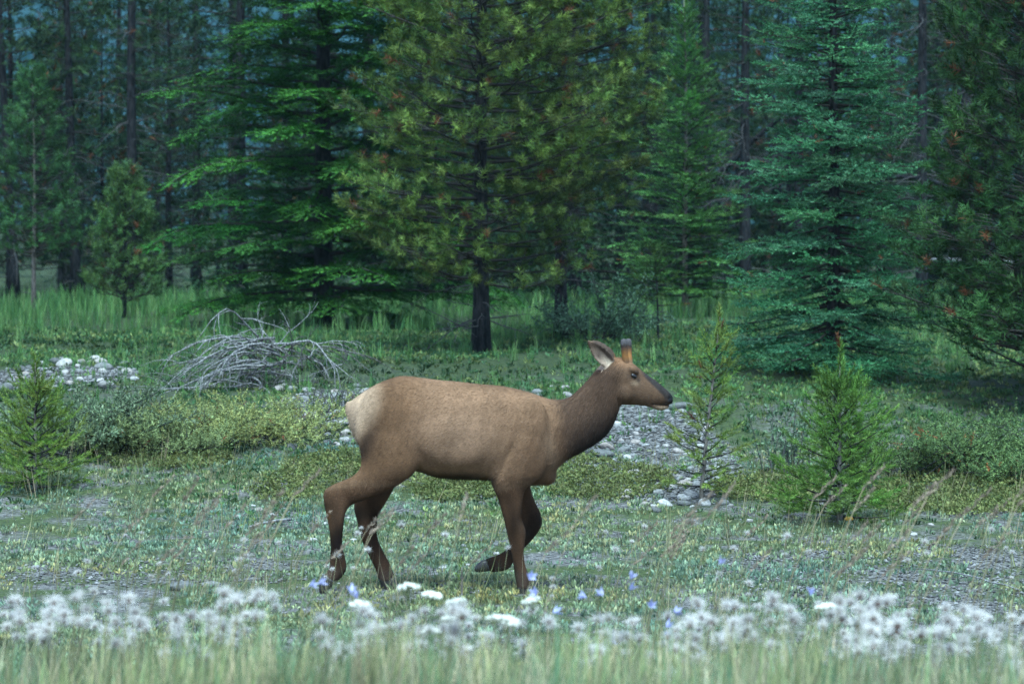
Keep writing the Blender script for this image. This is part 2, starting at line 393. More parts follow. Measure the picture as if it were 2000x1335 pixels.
    # bare dead lower branches
    for i in range(dead):
        h = r.uniform(.25, max(cb * 1.25, .6) + .3); az = r.uniform(0, 6.28); L = dead_len * r.uniform(.3, 1.1)
        n = 7; s = np.linspace(0, 1, n); a = az + np.cumsum(r.normal(0, .16, n)); e = np.radians(r.normal(-4, 12) - 18 * s + np.cumsum(r.normal(0, 6, n)))
        dv = np.stack([np.cos(a) * np.cos(e), np.sin(a) * np.cos(e), np.sin(e)], -1)
        P = tpos(np.array([h])) + np.concatenate([[np.zeros(3)], np.cumsum(dv[:-1], 0)]) * L / (n - 1)
        B.add(*tube(P, (.004 + .008 * L) * (1 - s * .8), 4, False), np.array([1.6, 1.6, 1.6]))
        for q in range(int(L / .12)):
            j = r.integers(2, n); d = unit(dv[j - 1] + r.normal(0, .7, 3)); l = r.uniform(.08, .3) * L
            B.add(*tube(np.stack([P[j], P[j] + d * l * .5 + r.normal(0, .02, 3), P[j] + d * l]), [.004, .003, .0015], 3, False), np.array([1.7, 1.7, 1.7]))
    return T, B, K

def branch_mat():
    m, t, b = new_mat('branch wood'); at = N(t, 'ShaderNodeAttribute', attribute_name='col')
    ns = N(t, 'ShaderNodeTexNoise'); ns.inputs['Scale'].default_value = 30
    r = N(t, 'ShaderNodeValToRGB'); r.color_ramp.elements[0].color = (.014, .015, .016, 1); r.color_ramp.elements[1].color = (.062, .062, .062, 1)
    tc = N(t, 'ShaderNodeTexCoord'); t.links.new(tc.outputs['Object'], ns.inputs['Vector']); t.links.new(ns.outputs[0], r.inputs[0])
    mx = N(t, 'ShaderNodeMixRGB', blend_type='MULTIPLY'); mx.inputs[0].default_value = 1
    t.links.new(r.outputs[0], mx.inputs[1]); t.links.new(at.outputs['Color'], mx.inputs[2]); t.links.new(mx.outputs[0], b.inputs['Base Color'])
    b.inputs['Roughness'].default_value = .9; b.inputs['Specular IOR Level'].default_value = .15
    return m
M_BRANCH = branch_mat()

def tree(name, label, cat, geos, loc, rz=0., group=None, bark=None):
    T, B, K = geos; o = thing(name, label, cat, loc, rz, group)
    obj('trunk', T.mesh('trunk', True, bark or M_BARK), o)
    if B.n: obj('branches', B.mesh('branches', True, M_BRANCH), o)
    obj('crown', K.mesh('crown', False, M_NEEDLE), o)
    return o

SPRUCE = [t_shoot(i, 16, .085, .022, .0095, .7, 0, tip=(1.6, 1.55, 1.5)) for i in range(4)]
FIR = [t_shoot(10 + i, 11, .10, .032, .016, .75, 1, tip=(1.5, 1.4, 1.2)) for i in range(4)]
PINE = [t_shoot(20 + i, 30, .085, .066, .0080, .55, 0, .003, (1.15, 1.15, 1.0)) for i in range(4)]
PINEFAR = [t_shoot(30 + i, 14, .13, .11, .022, .9, 0, 0, (1.1, 1.1, 1.0)) for i in range(4)]

SPC = [(0.0396, 0.11, 0.046), (0.0528, 0.1342, 0.056), (0.0858, 0.176, 0.082)]
FRC = [(0.0374, 0.1045, 0.0196), (0.05, 0.13, 0.0231), (0.0668, 0.1599, 0.0294)]
PNC = [(0.1161, 0.1352, 0.0317), (0.1465, 0.1632, 0.0387), (0.0859, 0.1119, 0.0295)]
PND = [(0.0338, 0.0686, 0.021), (0.0443, 0.081, 0.0255), (0.0604, 0.0968, 0.03)]
PNF = [(0.0443, 0.068, 0.0292), (0.0601, 0.085, 0.0325), (0.0348, 0.0578, 0.0273)]

def taper(a=.9): return lambda t: (1 - t) ** a * (.62 + .38 * min(1, t * 6)) + .02

# hero trees -------------------------------------------------------
tree('spruce_tree', 'full blue-green spruce with pale shoot tips, branches sweeping to the ground', 'tree',
     conifer(101, 7.2, .25, 1.5, 300, lambda t: (1 - t) ** .8 * .95 + .03, lambda t: (-14 + 34 * t, 2 + 34 * t), None, SPRUCE, SPC, .085,
             tl=.42, tsp=.07, ssp=.055, ss=1.45, rust=.004, sag=-6, flatten=.25, hmin=0, colv=.2, lod=5.0), base(1628, 32.0))
tree('fir_tree', 'big dense dark green fir with layered drooping boughs behind the brush pile', 'tree',
     conifer(102, 12.5, .35, 3.05, 205, lambda t: (1 - t) ** .75 * .97 + .02, lambda t: (-2 + 22 * t, -26 + 20 * t), None, FIR, FRC, .15,
             tl=.46, tsp=.075, ssp=.062, ss=1.6, rust=.0, droop=.16, flatten=.2, colv=.25, hmin=0, sag=12, lod=6.9), base(632, 43.0))
tree('lodgepole_pine', 'olive-green lodgepole pine with a bare scaly lower trunk behind the elk', 'tree',
     conifer(103, 8.6, .9, 2.0, 250, lambda t: (1 - t) ** .6 * (.75 + .25 * min(1, t * 4)) + .04, lambda t: (-4 + 30 * t, 14 + 36 * t), None, PINE, PNC, .105,
             tuft=True, dead=26, dead_len=.95, tl=.45, tsp=.066, ss=1.42, rust=.03, colv=.3, lod=5.8), base(940, 35.0))
tree('lodgepole_pine', 'slimmer olive-green lodgepole pine beside the leafy bush, twiggy dead lower branches', 'tree',
     conifer(104, 9.0, 1.75, 1.6, 230, lambda t: (1 - t) ** .55 * (.7 + .3 * min(1, t * 4)) + .04, lambda t: (-4 + 30 * t, 16 + 36 * t), None, PINE, PNC, .085,
             tuft=True, dead=34, dead_len=1.0, tl=.45, tsp=.066, ss=1.42, rust=.035, colv=.3, lod=6.2), base(1096, 38.0))
tree('young_fir', 'slender young fir with a pointed spire top between the pines and the spruce', 'tree',
     conifer(105, 5.45, .3, 1.32, 190, lambda t: (1 - t) ** .85 * .97 + .03, lambda t: (6 + 28 * t, -10 + 50 * t), None, FIR, [(.085, .165, .044), (.10, .19, .05), (.12, .21, .06)], .05,
             tl=.36, tsp=.075, ssp=.065, ss=1.4, droop=.04, flatten=.15, rust=.01, top_shoot=.7), base(1338, 47.0), bark=M_BARKG)
tree('young_pine', 'tall young pine with a pale straight stem and open lower branches', 'tree',
     conifer(106, 4.35, .95, .95, 120, lambda t: (1 - t) ** .7 * .95 + .06, lambda t: (6 + 30 * t, 24 + 36 * t), None, PINE, [(.06, .115, .04), (.075, .135, .046)], .042,
             tuft=True, dead=7, dead_len=.4, tl=.45, tsp=.05, ss=1.35, rust=.005), base(66, 49.0), bark=M_BARKG)
tree('young_pine', 'short bushy young pine with yellowish tip in front of the dark trunks', 'tree',
     conifer(107, 2.45, .25, .72, 110, lambda t: (1 - t) ** .6 * .95 + .08, lambda t: (8 + 30 * t, 26 + 40 * t), None, PINE, [(.075, .11, .035), (.09, .13, .04)], .035,
             tuft=True, dead=3, dead_len=.3, tl=.45, tsp=.05, ss=1.35, rust=.03), base(243, 46.5))
tree('lodgepole_pine', 'dark green bushy pine spreading low over the bearberry bank', 'tree',
     conifer(108, 6.2, .25, 1.75, 240, lambda t: (1 - t) ** .55 * .95 + .05, lambda t: (2 + 30 * t, 22 + 40 * t), None, PINE, PND, .10,
             tuft=True, dead=10, dead_len=.7, tl=.45, tsp=.055, ss=1.4, rust=.02, colv=.2, lod=5.2), base(2040, 30.0))

# ------------------------------------------------------------------ the forest behind
def bare_pine(seed, H, cb):
    return conifer(seed, H, cb, 1.5, 75, lambda t: (1 - t) ** .5 * (.6 + .4 * min(1, t * 3)) + .05, lambda t: (-8 + 30 * t, 10 + 36 * t), None, PINEFAR, PNF, .12,
                   tuft=True, dead=40, dead_len=1.5, tl=.45, tsp=.085, ss=1.25, rust=.05, colv=.3, lean=0)
fr = np.random.default_rng(55)
G_BARE = 'tall bare-trunked pines standing in the forest'
G_MID = 'bushy pines filling the forest behind'
G_DARK = 'dark full firs in the forest behind'
L_BARE = 'tall forest pine with dark bare trunk and dead side branches'
L_MID = 'mid-height forest pine with open olive foliage and rusty needles'
L_DARK = 'dark full-crowned fir standing deep in the forest'
bareP = [tree('forest_pine', L_BARE, 'tree', bare_pine(201, 15.5, 4.6), base(258, 58.), 0, G_BARE),
         tree('forest_pine', L_BARE, 'tree', bare_pine(202, 14., 3.4), base(1455, 57.), 0, G_BARE)]
midP = [tree('forest_pine', L_MID, 'tree', conifer(210 + i, 8.5, .7, 1.6, 105, lambda t: (1 - t) ** .55 * (.75 + .25 * min(1, t * 4)) + .04, lambda t: (-4 + 30 * t, 14 + 36 * t), None,
        PINEFAR, PNF, .085, tuft=True, dead=16, dead_len=1.1, tl=.45, tsp=.085, ss=1.25, rust=.045, colv=.3), base(p, d), 0, G_MID) for i, (p, d) in enumerate(((330, 63.), (1540, 66.)))]
FIRFAR = [t_shoot(40 + i, 9, .22, .06, .034, .75, 1, 0) for i in range(3)]
darkP = [tree('forest_fir', L_DARK, 'tree', conifer(220, 13.5, .4, 2.3, 130, lambda t: (1 - t) ** .75 * .97 + .02, lambda t: (-2 + 22 * t, -24 + 20 * t), None, FIRFAR, [(.018, .04, .016), (.024, .05, .02)], .14,
         tl=.38, tsp=.16, ssp=.13, ss=1.3, rust=0, droop=.12, flatten=.2), base(1215, 56.), 0, G_DARK)]
taken = [(o.location.x, o.location.y) for o in bareP + midP + darkP]
HER = ((150, 'the tall young pine'), (400, 'the short bushy young pine'), (800, 'the big layered fir'), (1200, 'the two lodgepole pines'), (1450, 'the slender young fir'), (1760, 'the blue-green spruce'), (9999, 'the dark spreading pine'))
def name_far(o, px, d):
    nm = o.data.name if o.data else o.name; kind = ('bare' if o.get('k') == 0 else 'open' if o.get('k') == 1 else 'dark')
    h = next(t for lim, t in HER if px < lim); dp = 'close behind' if d < 72 else 'far back in the forest behind'
    lb = {'bare': 'tall bare-trunked dark pine', 'open': 'mid-height olive-foliaged pine', 'dark': 'dark full-crowned fir'}[kind]
    o['label'] = f'{lb} {dp} {h}'; o['group'] = f'{lb}s {dp} {h}'
for k_, L_ in enumerate((bareP, midP, darkP)):
    for o in L_: o['k'] = k_
def more(src, px, d, sc_=1.0, lean=(0, 0)):
    p = base(px, d); o = copy_tree(src); o.location = p; o.rotation_euler = (lean[0], lean[1], fr.uniform(0, 6.28)); k = sc_ * fr.uniform(.9, 1.1)
    o.scale = (k, k, k); taken.append((p[0], p[1])); name_far(o, px, d); return o
for o, px, d in ((bareP[0], 258, 58), (bareP[1], 1455, 57), (midP[0], 330, 63), (midP[1], 1540, 66), (darkP[0], 1215, 56)): name_far(o, px, d)
for px, d, k, ln in ((150, 60, 1, (0, -.06)), (385, 66, .9, (0, 0)), (455, 68, 1, (0, 0)), (1378, 63, 1.1, (0, 0)), (1800, 50, 1, (0, 0)), (1893, 54, 1.05, (0, .03)),
                     (1120, 63, 1, (0, 0)), (1262, 66, 1, (0, 0)), (30, 58, 1, (0, .05)), (1560, 60, 1, (0, 0)), (1720, 68, 1, (0, 0)), (560, 62, 1, (0, 0)), (1990, 62, 1, (0, 0))):
    more(bareP[fr.integers(0, 2)], px, d, k, ln)
for px, d, k in ((1120, 52, 1), (830, 55, 1.05), (470, 58, 1), (720, 60, 1.1), (1010, 60, 1), (1930, 60, 1.1)):
    more(darkP[0], px, d, k)
for px, d, k in ((20, 60, 1), (120, 68, 1), (200, 62, .8), (330, 74, .9), (1440, 70, .9), (1510, 78, .8), (1640, 72, 1), (1740, 60, .7), (1850, 66, .9), (1960, 70, 1), (800, 66, 1), (1300, 76, 1), (1420, 84, 1), (1080, 72, 1)):
    more(midP[fr.integers(0, 2)], px, d, k)
n_try = 0
while n_try < 900 and len(taken) < 118:
    n_try += 1
    d = fr.uniform(56, 125); px = 1000 + fr.uniform(-1, 1) * 1350
    p = base(px, d)
    if min((p[0] - a) ** 2 + (p[1] - b) ** 2 for a, b in taken) < (1.7 if d < 80 else 2.2) ** 2: continue
    q = fr.uniform()
    more(bareP[fr.integers(0, 2)] if q < .42 else midP[fr.integers(0, 2)] if q < .86 else darkP[0], px, d, fr.uniform(.8, 1.15))

for o in COL.objects:
    if 'k' in o: del o['k']

# trunks that hang in the trees
def log_mesh(a, b, r0, r1, bow, mat, seed=0, stubs=5):
    r = np.random.default_rng(seed); a, b = np.array(a), np.array(b); s = np.linspace(0, 1, 9)[:, None]
    P = a + (b - a) * s + np.array([0, 0, bow]) * np.sin(s * np.pi) + r.normal(0, .012, (9, 3)) * np.linalg.norm(b - a) * .3
    G = Geo().add(*tube(P, np.linspace(r0, r1, 9), 7))
    for i in range(stubs):
        j = r.integers(1, 8); d = unit(r.normal(0, 1, 3)); G.add(*tube(np.stack([P[j], P[j] + d * r0 * 5]), [r0 * .3, r0 * .12], 4))
    return G.mesh('log', True, mat)
o = obj('leaning_log', log_mesh(at_d(1372, 372, 61), at_d(1532, 222, 60.5), .07, .05, .05, M_BARK, 3)); tag(o, 'dark broken trunk leaning at a slant against the forest pines', 'log')
o = obj('bent_branch', log_mesh(at_d(1690, 358, 51), at_d(1872, 372, 50.2), .022, .045, .18, M_BARK, 4)); tag(o, 'dark bowed dead bough arching across the forest trunks', 'branch')
o = obj('fallen_log', log_mesh(at_d(1800, 508, 56), at_d(1990, 512, 57), .05, .04, .02, M_DEAD, 5)); tag(o, 'pale fallen log lying low among the forest trunks', 'log')

# ------------------------------------------------------------------ shrubs and saplings
def shrub(seed, n, L, e0, e1, tm, cols, ss, ssp=.045, tsp=.06, tl=.3, bare=.25, rust=.02, rustc=(.17, .07, .04), spread=(.2, .2), dirup=.4, leafy=False, stemc=.8, arch=25):
    r = np.random.default_rng(seed); B, K = Geo(), Geo(); AP, AD = [], []
    for i in range(n):
        az = i * 2.4 + r.normal(0, .4); e_a = math.radians(r.uniform(e0, e1)); l = L * r.uniform(.55, 1.1)
        k = 8; s = np.linspace(0, 1, k); e = e_a - np.radians(arch) * s; a = az + np.cumsum(r.normal(0, .12, k))
        dv = np.stack([np.cos(a) * np.cos(e), np.sin(a) * np.cos(e), np.sin(e)], -1)
        q = np.array([r.normal(0, spread[0]), r.normal(0, spread[1]), -.03])
        P = q + np.concatenate([[np.zeros(3)], np.cumsum(dv[:-1], 0)]) * l / (k - 1); P[:, 2] = np.maximum(P[:, 2], .0 + .03 * s)
        B.add(*tube(P, .007 * (1 - s * .75), 4, False), np.full(3, stemc))
        m = max(3, int(l * (1 - bare) / tsp)); u = bare + (1 - bare) * (np.arange(m) + r.uniform(0, 1, m)) / m
        idx = u * (k - 1); i0 = np.minimum(idx.astype(int), k - 2); f = (idx - i0)[:, None]; bp = P[i0] * (1 - f) + P[i0 + 1] * f
        side = unit(r.normal(0, 1, (m, 3))); td = unit(dv[i0] * .7 + side * .8 + [0, 0, dirup])
        ln = np.maximum(tl * l * (1.05 - u) ** .5 * r.uniform(.5, 1.2, m), .05)
        for j in range(m):
            c = max(1, int(ln[j] / ssp)); v = (np.arange(c) + r.uniform(.3, 1, c)) / c
            AP.append(bp[j] + td[j] * (ln[j] * v)[:, None]); AD.append(unit(td[j] + r.normal(0, .55 if not leafy else .9, (c, 3)) + [0, 0, dirup * .4]))
            if ln[j] > .1: B.add(*tube(np.stack([bp[j], bp[j] + td[j] * ln[j]]), [.003, .0015], 3, False), np.full(3, stemc))
    P = np.concatenate(AP); D = np.concatenate(AD); cols = np.array(cols)
    C = cols[r.integers(0, len(cols), len(P))] * r.uniform(.75, 1.25, (len(P), 1))
    red = r.uniform(0, 1, len(P)) < rust * (.3 + 4 * (snoise(P, 5., 4) > .9)); C[red] = np.array(rustc) * r.uniform(.6, 1.4, (red.sum(), 1))
    P[:, 2] = np.maximum(P[:, 2], .01)
    place_mix(K, tm, P, D, ss * r.uniform(.7, 1.2, len(P)), C, roll=r.uniform(0, 6.28, len(P)), r=r)
    return B, K
def add_shrub(name, label, cat, geos, loc, mat, group=None):
    B, K = geos; o = thing(name, label, cat, loc, 0, group)
    obj('stems', B.mesh('stems', True, M_BRANCH), o); obj('foliage', K.mesh('foliage', False, mat), o); return o

JUN = [t_shoot(50 + i, 13, .06, .015, .0085, .55, 0, .0) for i in range(4)]
JC = [(.23, .265, .105), (.27, .30, .12), (.18, .235, .105), (.24, .255, .09)]
def loc_px(px, py): return gp(px, py)
add_shrub('juniper_bush', 'sprawling yellow-green juniper with rusty sprigs in front of the brush pile', 'shrub',
          shrub(301, 100, .88, 4, 40, JUN, JC, 1.5, ssp=.03, tsp=.036, tl=.34, rust=.05, spread=(.42, .2)), loc_px(425, 858), M_NEEDLE)
add_shrub('juniper_bush', 'low grey-green juniper mound between the leafy shrub and the larger juniper', 'shrub',
          shrub(302, 76, .70, 8, 48, JUN, [(.15, .20, .09), (.18, .225, .10)], 1.45, ssp=.03, tsp=.036, tl=.34, rust=.03, spread=(.3, .2)), loc_px(255, 885), M_NEEDLE)
add_shrub('juniper_bush', 'dark juniper bed with orange dead sprigs below the bushy right-hand pine', 'shrub',
          shrub(303, 100, .9, 8, 52, JUN, [(.10, .165, .065), (.12, .185, .07), (.085, .145, .06)], 1.45, ssp=.03, tsp=.036, tl=.34, rust=.07, rustc=(.26, .10, .045), spread=(.55, .22)), loc_px(1890, 925), M_NEEDLE)
LEAF = [t_leaf(.032, .015, .25, .25), t_leaf(.026, .014, .1, .1), t_leaf(.036, .014, .35, .3)]
add_shrub('leafy_shrub', 'rounded leafy grey-green shrub behind the small left-hand pine sapling', 'shrub',
          shrub(304, 60, .95, 25, 80, LEAF, [(.15, .22, .12), (.19, .25, .15), (.125, .195, .11)], 1.35, ssp=.016, tsp=.034, tl=.28, rust=.0, leafy=True, spread=(.28, .22), arch=45), loc_px(180, 890), M_LEAF)
add_shrub('leafy_bush', 'small-leaved dark bush at the foot of the slimmer lodgepole pine', 'shrub',
          shrub(305, 46, 1.05, 25, 82, LEAF, [(.07, .135, .085), (.09, .165, .105), (.055, .115, .072)], 1.6, ssp=.02, tsp=.04, tl=.28, rust=.0, leafy=True, spread=(.22, .18), arch=35), loc_px(1180, 668), M_LEAF)
add_shrub('leafy_shrub', 'thin upright seedling shoots between the two pine saplings', 'shrub',
          shrub(306, 26, .62, 68, 88, LEAF, [(.12, .18, .11), (.10, .16, .10)], 1.7, ssp=.022, tsp=.03, tl=.12, rust=.02, leafy=True, spread=(.24, .12), arch=4, stemc=1.6), loc_px(1545, 930), M_LEAF)
add_shrub('leafy_shrub', 'pale small-leaved shrub between the brush pile and the elk rump', 'shrub',
          shrub(307, 26, .42, 40, 85, LEAF, [(.12, .16, .085), (.14, .18, .10)], .95, ssp=.026, tsp=.045, tl=.25, rust=0, leafy=True, spread=(.18, .1)), loc_px(655, 800), M_LEAF)

SAP = [t_shoot(60 + i, 40, .13, .052, .0085, .8, 0, .003, (1.2, 1.2, 1.0)) for i in range(4)]
SAPTOP = dict(tmax=.78, topn=.2)
tree('pine_sapling', 'lush green pine sapling with upright candle leader beside the gravel', 'tree',
     conifer(401, 1.42, .05, .60, 64, lambda t: (1 - t) ** .8 * .95 + .12, lambda t: (-2 + 52 * t, 22 + 46 * t), None, SAP, [(.085, .155, .038), (.10, .175, .045), (.115, .19, .05)], .02,
             tl=.45, tsp=.075, ssp=.075, ss=.95, flatten=.3, rust=.012, colv=.15, top_shoot=.42, wig=.01, **SAPTOP), loc_px(1640, 1022), bark=M_BARKG)
tree('pine_sapling', 'spindly leaning yellow-green pine sapling in front of the elk muzzle', 'tree',
     conifer(402, 1.62, .1, .40, 40, lambda t: (.75 + .25 * math.sin(t * 9)) * (1 - t) ** .4 * .95 + .06, lambda t: (2 + 46 * t, 22 + 42 * t), None, SAP, [(.16, .20, .06), (.135, .18, .055), (.18, .22, .065)], .016,
             tl=.4, tsp=.09, ssp=.08, ss=.85, flatten=.35, rust=.01, colv=.2, lean=.085, top_shoot=.3, wig=.03, tmax=.85, topn=.1, dead=5, dead_len=.3), loc_px(1368, 985), bark=M_BARKG)
tree('pine_sapling', 'soft bright yellow-green pine sapling beside the leafy shrub', 'tree',
     conifer(403, 1.15, .04, .48, 50, lambda t: (1 - t) ** .6 * .95 + .12, lambda t: (-2 + 52 * t, 24 + 44 * t), None, SAP, [(.14, .195, .05), (.16, .215, .055), (.12, .175, .045)], .017,
             tl=.45, tsp=.075, ssp=.075, ss=.9, flatten=.3, rust=.0, colv=.15, top_shoot=.3, wig=.01, **SAPTOP), loc_px(68, 962), bark=M_BARKG)
tree('pine_sapling', 'tiny yellow-green pine seedling among the trackside flowers', 'tree',
     conifer(404, .20, .03, .07, 9, lambda t: (1 - t) ** .5 + .2, lambda t: (40 + 20 * t, 60 + 20 * t), None, SAP, [(.15, .20, .05)], .004, tl=.3, tsp=.05, ssp=.05, ss=.5, colv=.1, top_shoot=.1, wig=0),
     gp(902, 1168), bark=M_BARKG)
tree('pine_sapling', 'thin scraggly sapling with a bare stem standing in the far grass', 'tree',
     conifer(405, 1.25, .45, .42, 14, lambda t: (1 - t) ** .5 + .1, lambda t: (0 + 40 * t, 10 + 50 * t), None, SAP, [(.05, .085, .03)], .014, tl=.35, tsp=.09, ssp=.09, ss=.9, dead=6, dead_len=.35, wig=.05),
     loc_px(1285, 668))

# ------------------------------------------------------------------ stones
def stone_mesh(seed, flat=.62):
    import bmesh
    bm = bmesh.new(); bmesh.ops.create_icosphere(bm, subdivisions=2, radius=1)
    V = np.array([v.co[:] for v in bm.verts]); F = np.array([[v.index for v in f.verts] for f in bm.faces]); bm.free()
    r = np.random.default_rng(seed)
    for k in range(5):                      # knock flats into it
        n = unit(r.normal(0, 1, 3)); d = r.uniform(.62, .85); h = V @ n; V -= np.outer(np.maximum(h - d, 0), n) * .85
    V *= 1 + .07 * snoise(V + seed * 3.1, 2.5, seed % 20)[:, None]
    V *= np.array([1, r.uniform(.7, .95), flat * r.uniform(.8, 1.2)])
    return Geo().add(V, F)
def stone_mat():
    m, t, b = new_mat('river stone'); tc = N(t, 'ShaderNodeTexCoord'); oi = N(t, 'ShaderNodeObjectInfo')
    ns = N(t, 'ShaderNodeTexNoise'); ns.inputs['Scale'].default_value = 2.2; ns.inputs['Detail'].default_value = 6
    t.links.new(tc.outputs['Object'], ns.inputs['Vector'])
    r = N(t, 'ShaderNodeValToRGB'); e = r.color_ramp.elements; e[0].color = (.07, .075, .075, 1); e[1].color = (.33, .335, .33, 1)
    e.new(.45).color = (.17, .175, .175, 1); e.new(.62).color = (.22, .19, .175, 1)
    t.links.new(oi.outputs['Random'], r.inputs[0])
    mr = N(t, 'ShaderNodeMapRange'); mr.inputs[1].default_value = .3; mr.inputs[2].default_value = .7; mr.inputs[3].default_value = .7; mr.inputs[4].default_value = 1.25
    t.links.new(ns.outputs[0], mr.inputs[0])
    vm = N(t, 'ShaderNodeVectorMath', operation='SCALE'); t.links.new(r.outputs[0], vm.inputs[0]); t.links.new(mr.outputs[0], vm.inputs['Scale'])
    t.links.new(vm.outputs[0], b.inputs['Base Color']); b.inputs['Roughness'].default_value = .85; b.inputs['Specular IOR Level'].default_value = .25
    bp = N(t, 'ShaderNodeBump'); bp.inputs['Strength'].default_value = .3; bp.inputs['Distance'].default_value = .1
    t.links.new(ns.outputs[0], bp.inputs['Height']); t.links.new(bp.outputs[0], b.inputs['Normal'])
    return m
M_STONE = stone_mat()
STONES = [stone_mesh(i).mesh('stone', True, M_STONE) for i in range(9)]
sr = np.random.default_rng(77); placed = []
def stone(px, py, rad, label, group):
    p = gp(px, py)
    for q in placed:
        if (p[0] - q[0]) ** 2 + (p[1] - q[1]) ** 2 < (.8 * (rad + q[2])) ** 2: return False
    placed.append((p[0], p[1], rad)); o = obj('river_stone', STONES[sr.integers(0, 9)], None, (p[0], p[1], p[2] + rad * .12), sr.uniform(0, 6.28))
    o.rotation_euler[0] = sr.normal(0, .2); o.rotation_euler[1] = sr.normal(0, .2); o.scale = (rad,) * 3
    tag(o, label, 'stone', group); return True
def stones(n, box, rmin, rmax, label, group, keep=lambda x, y: True):
    c = 0
    for _ in range(n * 14):
        px, py = sr.uniform(box[0], box[2]), sr.uniform(box[1], box[3])
        if keep(px, py) and stone(px, py, rmin + (rmax - rmin) * sr.uniform() ** 1.6, label, group): c += 1
        if c >= n: break
stones(160, (1090, 782, 1430, 1000), .024, .085, 'pale rounded river stone in the stony patch below the elk muzzle', 'stones in the patch below the elk muzzle',
       lambda x, y: abs(x - (1150 + (y - 790) * .62 + 70)) < 150 - abs(y - 880) * .35)
stones(60, (540, 755, 720, 880), .035, .105, 'bluish river stone in the stony patch behind the elk hindquarters', 'stones behind the elk hindquarters')
stones(44, (0, 700, 270, 765), .05, .13, 'grey river stone in the strip above the leafy shrub', 'stones above the leafy shrub')
stones(20, (780, 752, 1130, 800), .03, .07, 'grey stone half hidden in grass beyond the elk back', 'stones beyond the elk back')
stones(26, (420, 985, 720, 1060), .02, .05, 'small pale stone on the gravel around the elk hind legs', 'stones around the elk hind legs')
stones(22, (840, 1060, 980, 1120), .018, .045, 'small pale stone on the gravel around the lifted forehoof', 'stones around the lifted forehoof')
stones(30, (1380, 980, 2000, 1200), .014, .04, 'small pale stone on the open gravel by the lush sapling', 'stones on the open gravel')
for px, py, r_, l in ((352, 1152, .085, 'broad flat grey stone behind the thistle fluff'), (412, 1146, .06, 'rounded grey stone next to the broad flat stone'),
                      (1178, 893, .11, 'wide flat brownish stone at the near edge of the stony patch'), (1740, 905, .05, 'single white stone under the lush sapling'),
                      (1330, 800, .13, 'largest pale angular stone right under the elk muzzle')):
    p = gp(px, py); o = obj('river_stone', STONES[sr.integers(0, 9)], None, (p[0], p[1], p[2] + r_ * .2), .6); o.scale = (r_ * 1.2, r_, r_ * .75); tag(o, l, 'stone')
o = obj('mushroom', Geo().add(*tube([[0, 0, -.02], [0, 0, .02], [0, 0, .035], [0, 0, .05], [0, 0, .056]], [.012, .012, .034, .022, .004], 12), np.array([.62, .36, .07])).mesh('mushroom', True, M_PETAL), None, gp(1658, 1024))
tag(o, 'small yellow-orange mushroom cap under the lush pine sapling', 'mushroom'); o.scale = (1.2, 1.2, 1.2)

# ------------------------------------------------------------------ brush pile and sticks
def dead_branch(seed, start, d0, L, curl, r0=.013, forks=4):
    r = np.random.default_rng(seed); G = Geo(); n = 11; s = np.linspace(0, 1, n)
    d = unit(np.array(d0, float)); P = [np.array(start, float)]
    for i in range(n - 1):
        d = unit(d + np.array(curl) * (1.2 / n) + r.normal(0, .14, 3)); P.append(P[-1] + d * L / (n - 1))
    P = np.array(P); P[:, 2] = np.maximum(P[:, 2], .01); G.add(*tube(P, r0 * (1 - s * .85), 5))
    for f in range(forks):
        j = r.integers(3, n - 1); dd = unit((P[j] - P[j - 1]) / (L / n) + r.normal(0, .55, 3)); l = L * r.uniform(.15, .45) ; q = [P[j]]
        for k in range(5): dd = unit(dd + np.array(curl) * .2 + r.normal(0, .16, 3)); q.append(q[-1] + dd * l / 5)
        G.add(*tube(np.array(q), r0 * (1 - s[j] * .75) * np.linspace(.8, .15, 6), 4))
    return G
bp0 = gp(490, 756); br = np.random.default_rng(91)
for i in range(104):
    k = i % 3
    if i < 36:      # long bleached boughs sweeping to the left
        st = (br.uniform(-.1, .55), br.uniform(-.25, .5), br.uniform(.03, .55)); d0 = (-1 if i % 5 else br.uniform(-.4, .8), br.normal(0, .55), br.uniform(-.1, .5)); L = br.uniform(.8, 1.85); cu = (br.normal(-.2, .35), br.normal(0, .5), br.uniform(-1.8, -.7)); r0 = br.uniform(.010, .018)
        mt = M_DEAD; lb = 'bleached grey bough sweeping out of the brush pile'; gr = 'bleached boughs of the brush pile'
    else:           # dark tangle
        st = (br.normal(.28, .36), br.normal(.1, .25), br.uniform(.0, .5)); d0 = (br.normal(0, 1), br.normal(0, .6), br.uniform(-.1, .6)); L = br.uniform(.4, .95); cu = (br.normal(0, .6), br.normal(0, .3), -1.1); r0 = br.uniform(.006, .013)
        mt = M_DEADD if i % 4 else M_DEAD; lb = 'dark twiggy branch tangled in the heart of the brush pile'; gr = 'tangled branches of the brush pile'
        if i % 4 == 0: lb, gr = 'bleached grey bough sweeping out of the brush pile', 'bleached boughs of the brush pile'
    o = obj('dead_branch', dead_branch(500 + i, st, d0, L, cu, r0, 5).mesh('dead_branch', True, mt), None, bp0); tag(o, lb, 'branch', gr)
a, b = gp(488, 1036), gp(568, 1022)
o = obj('dead_stick', log_mesh(a + [0, 0, .03], b + [0, 0, .03], .009, .012, .01, M_DEAD, 8, 2)); tag(o, 'pale straight stick lying on the gravel behind the elk', 'stick')
a, b = gp(1790, 1122), gp(1990, 1162)
o = obj('dead_stick', log_mesh(a + [0, 0, .05], b + [0, 0, .03], .004, .006, .02, M_DEAD, 9, 3)); tag(o, 'thin bleached twig lying on the open gravel', 'stick')

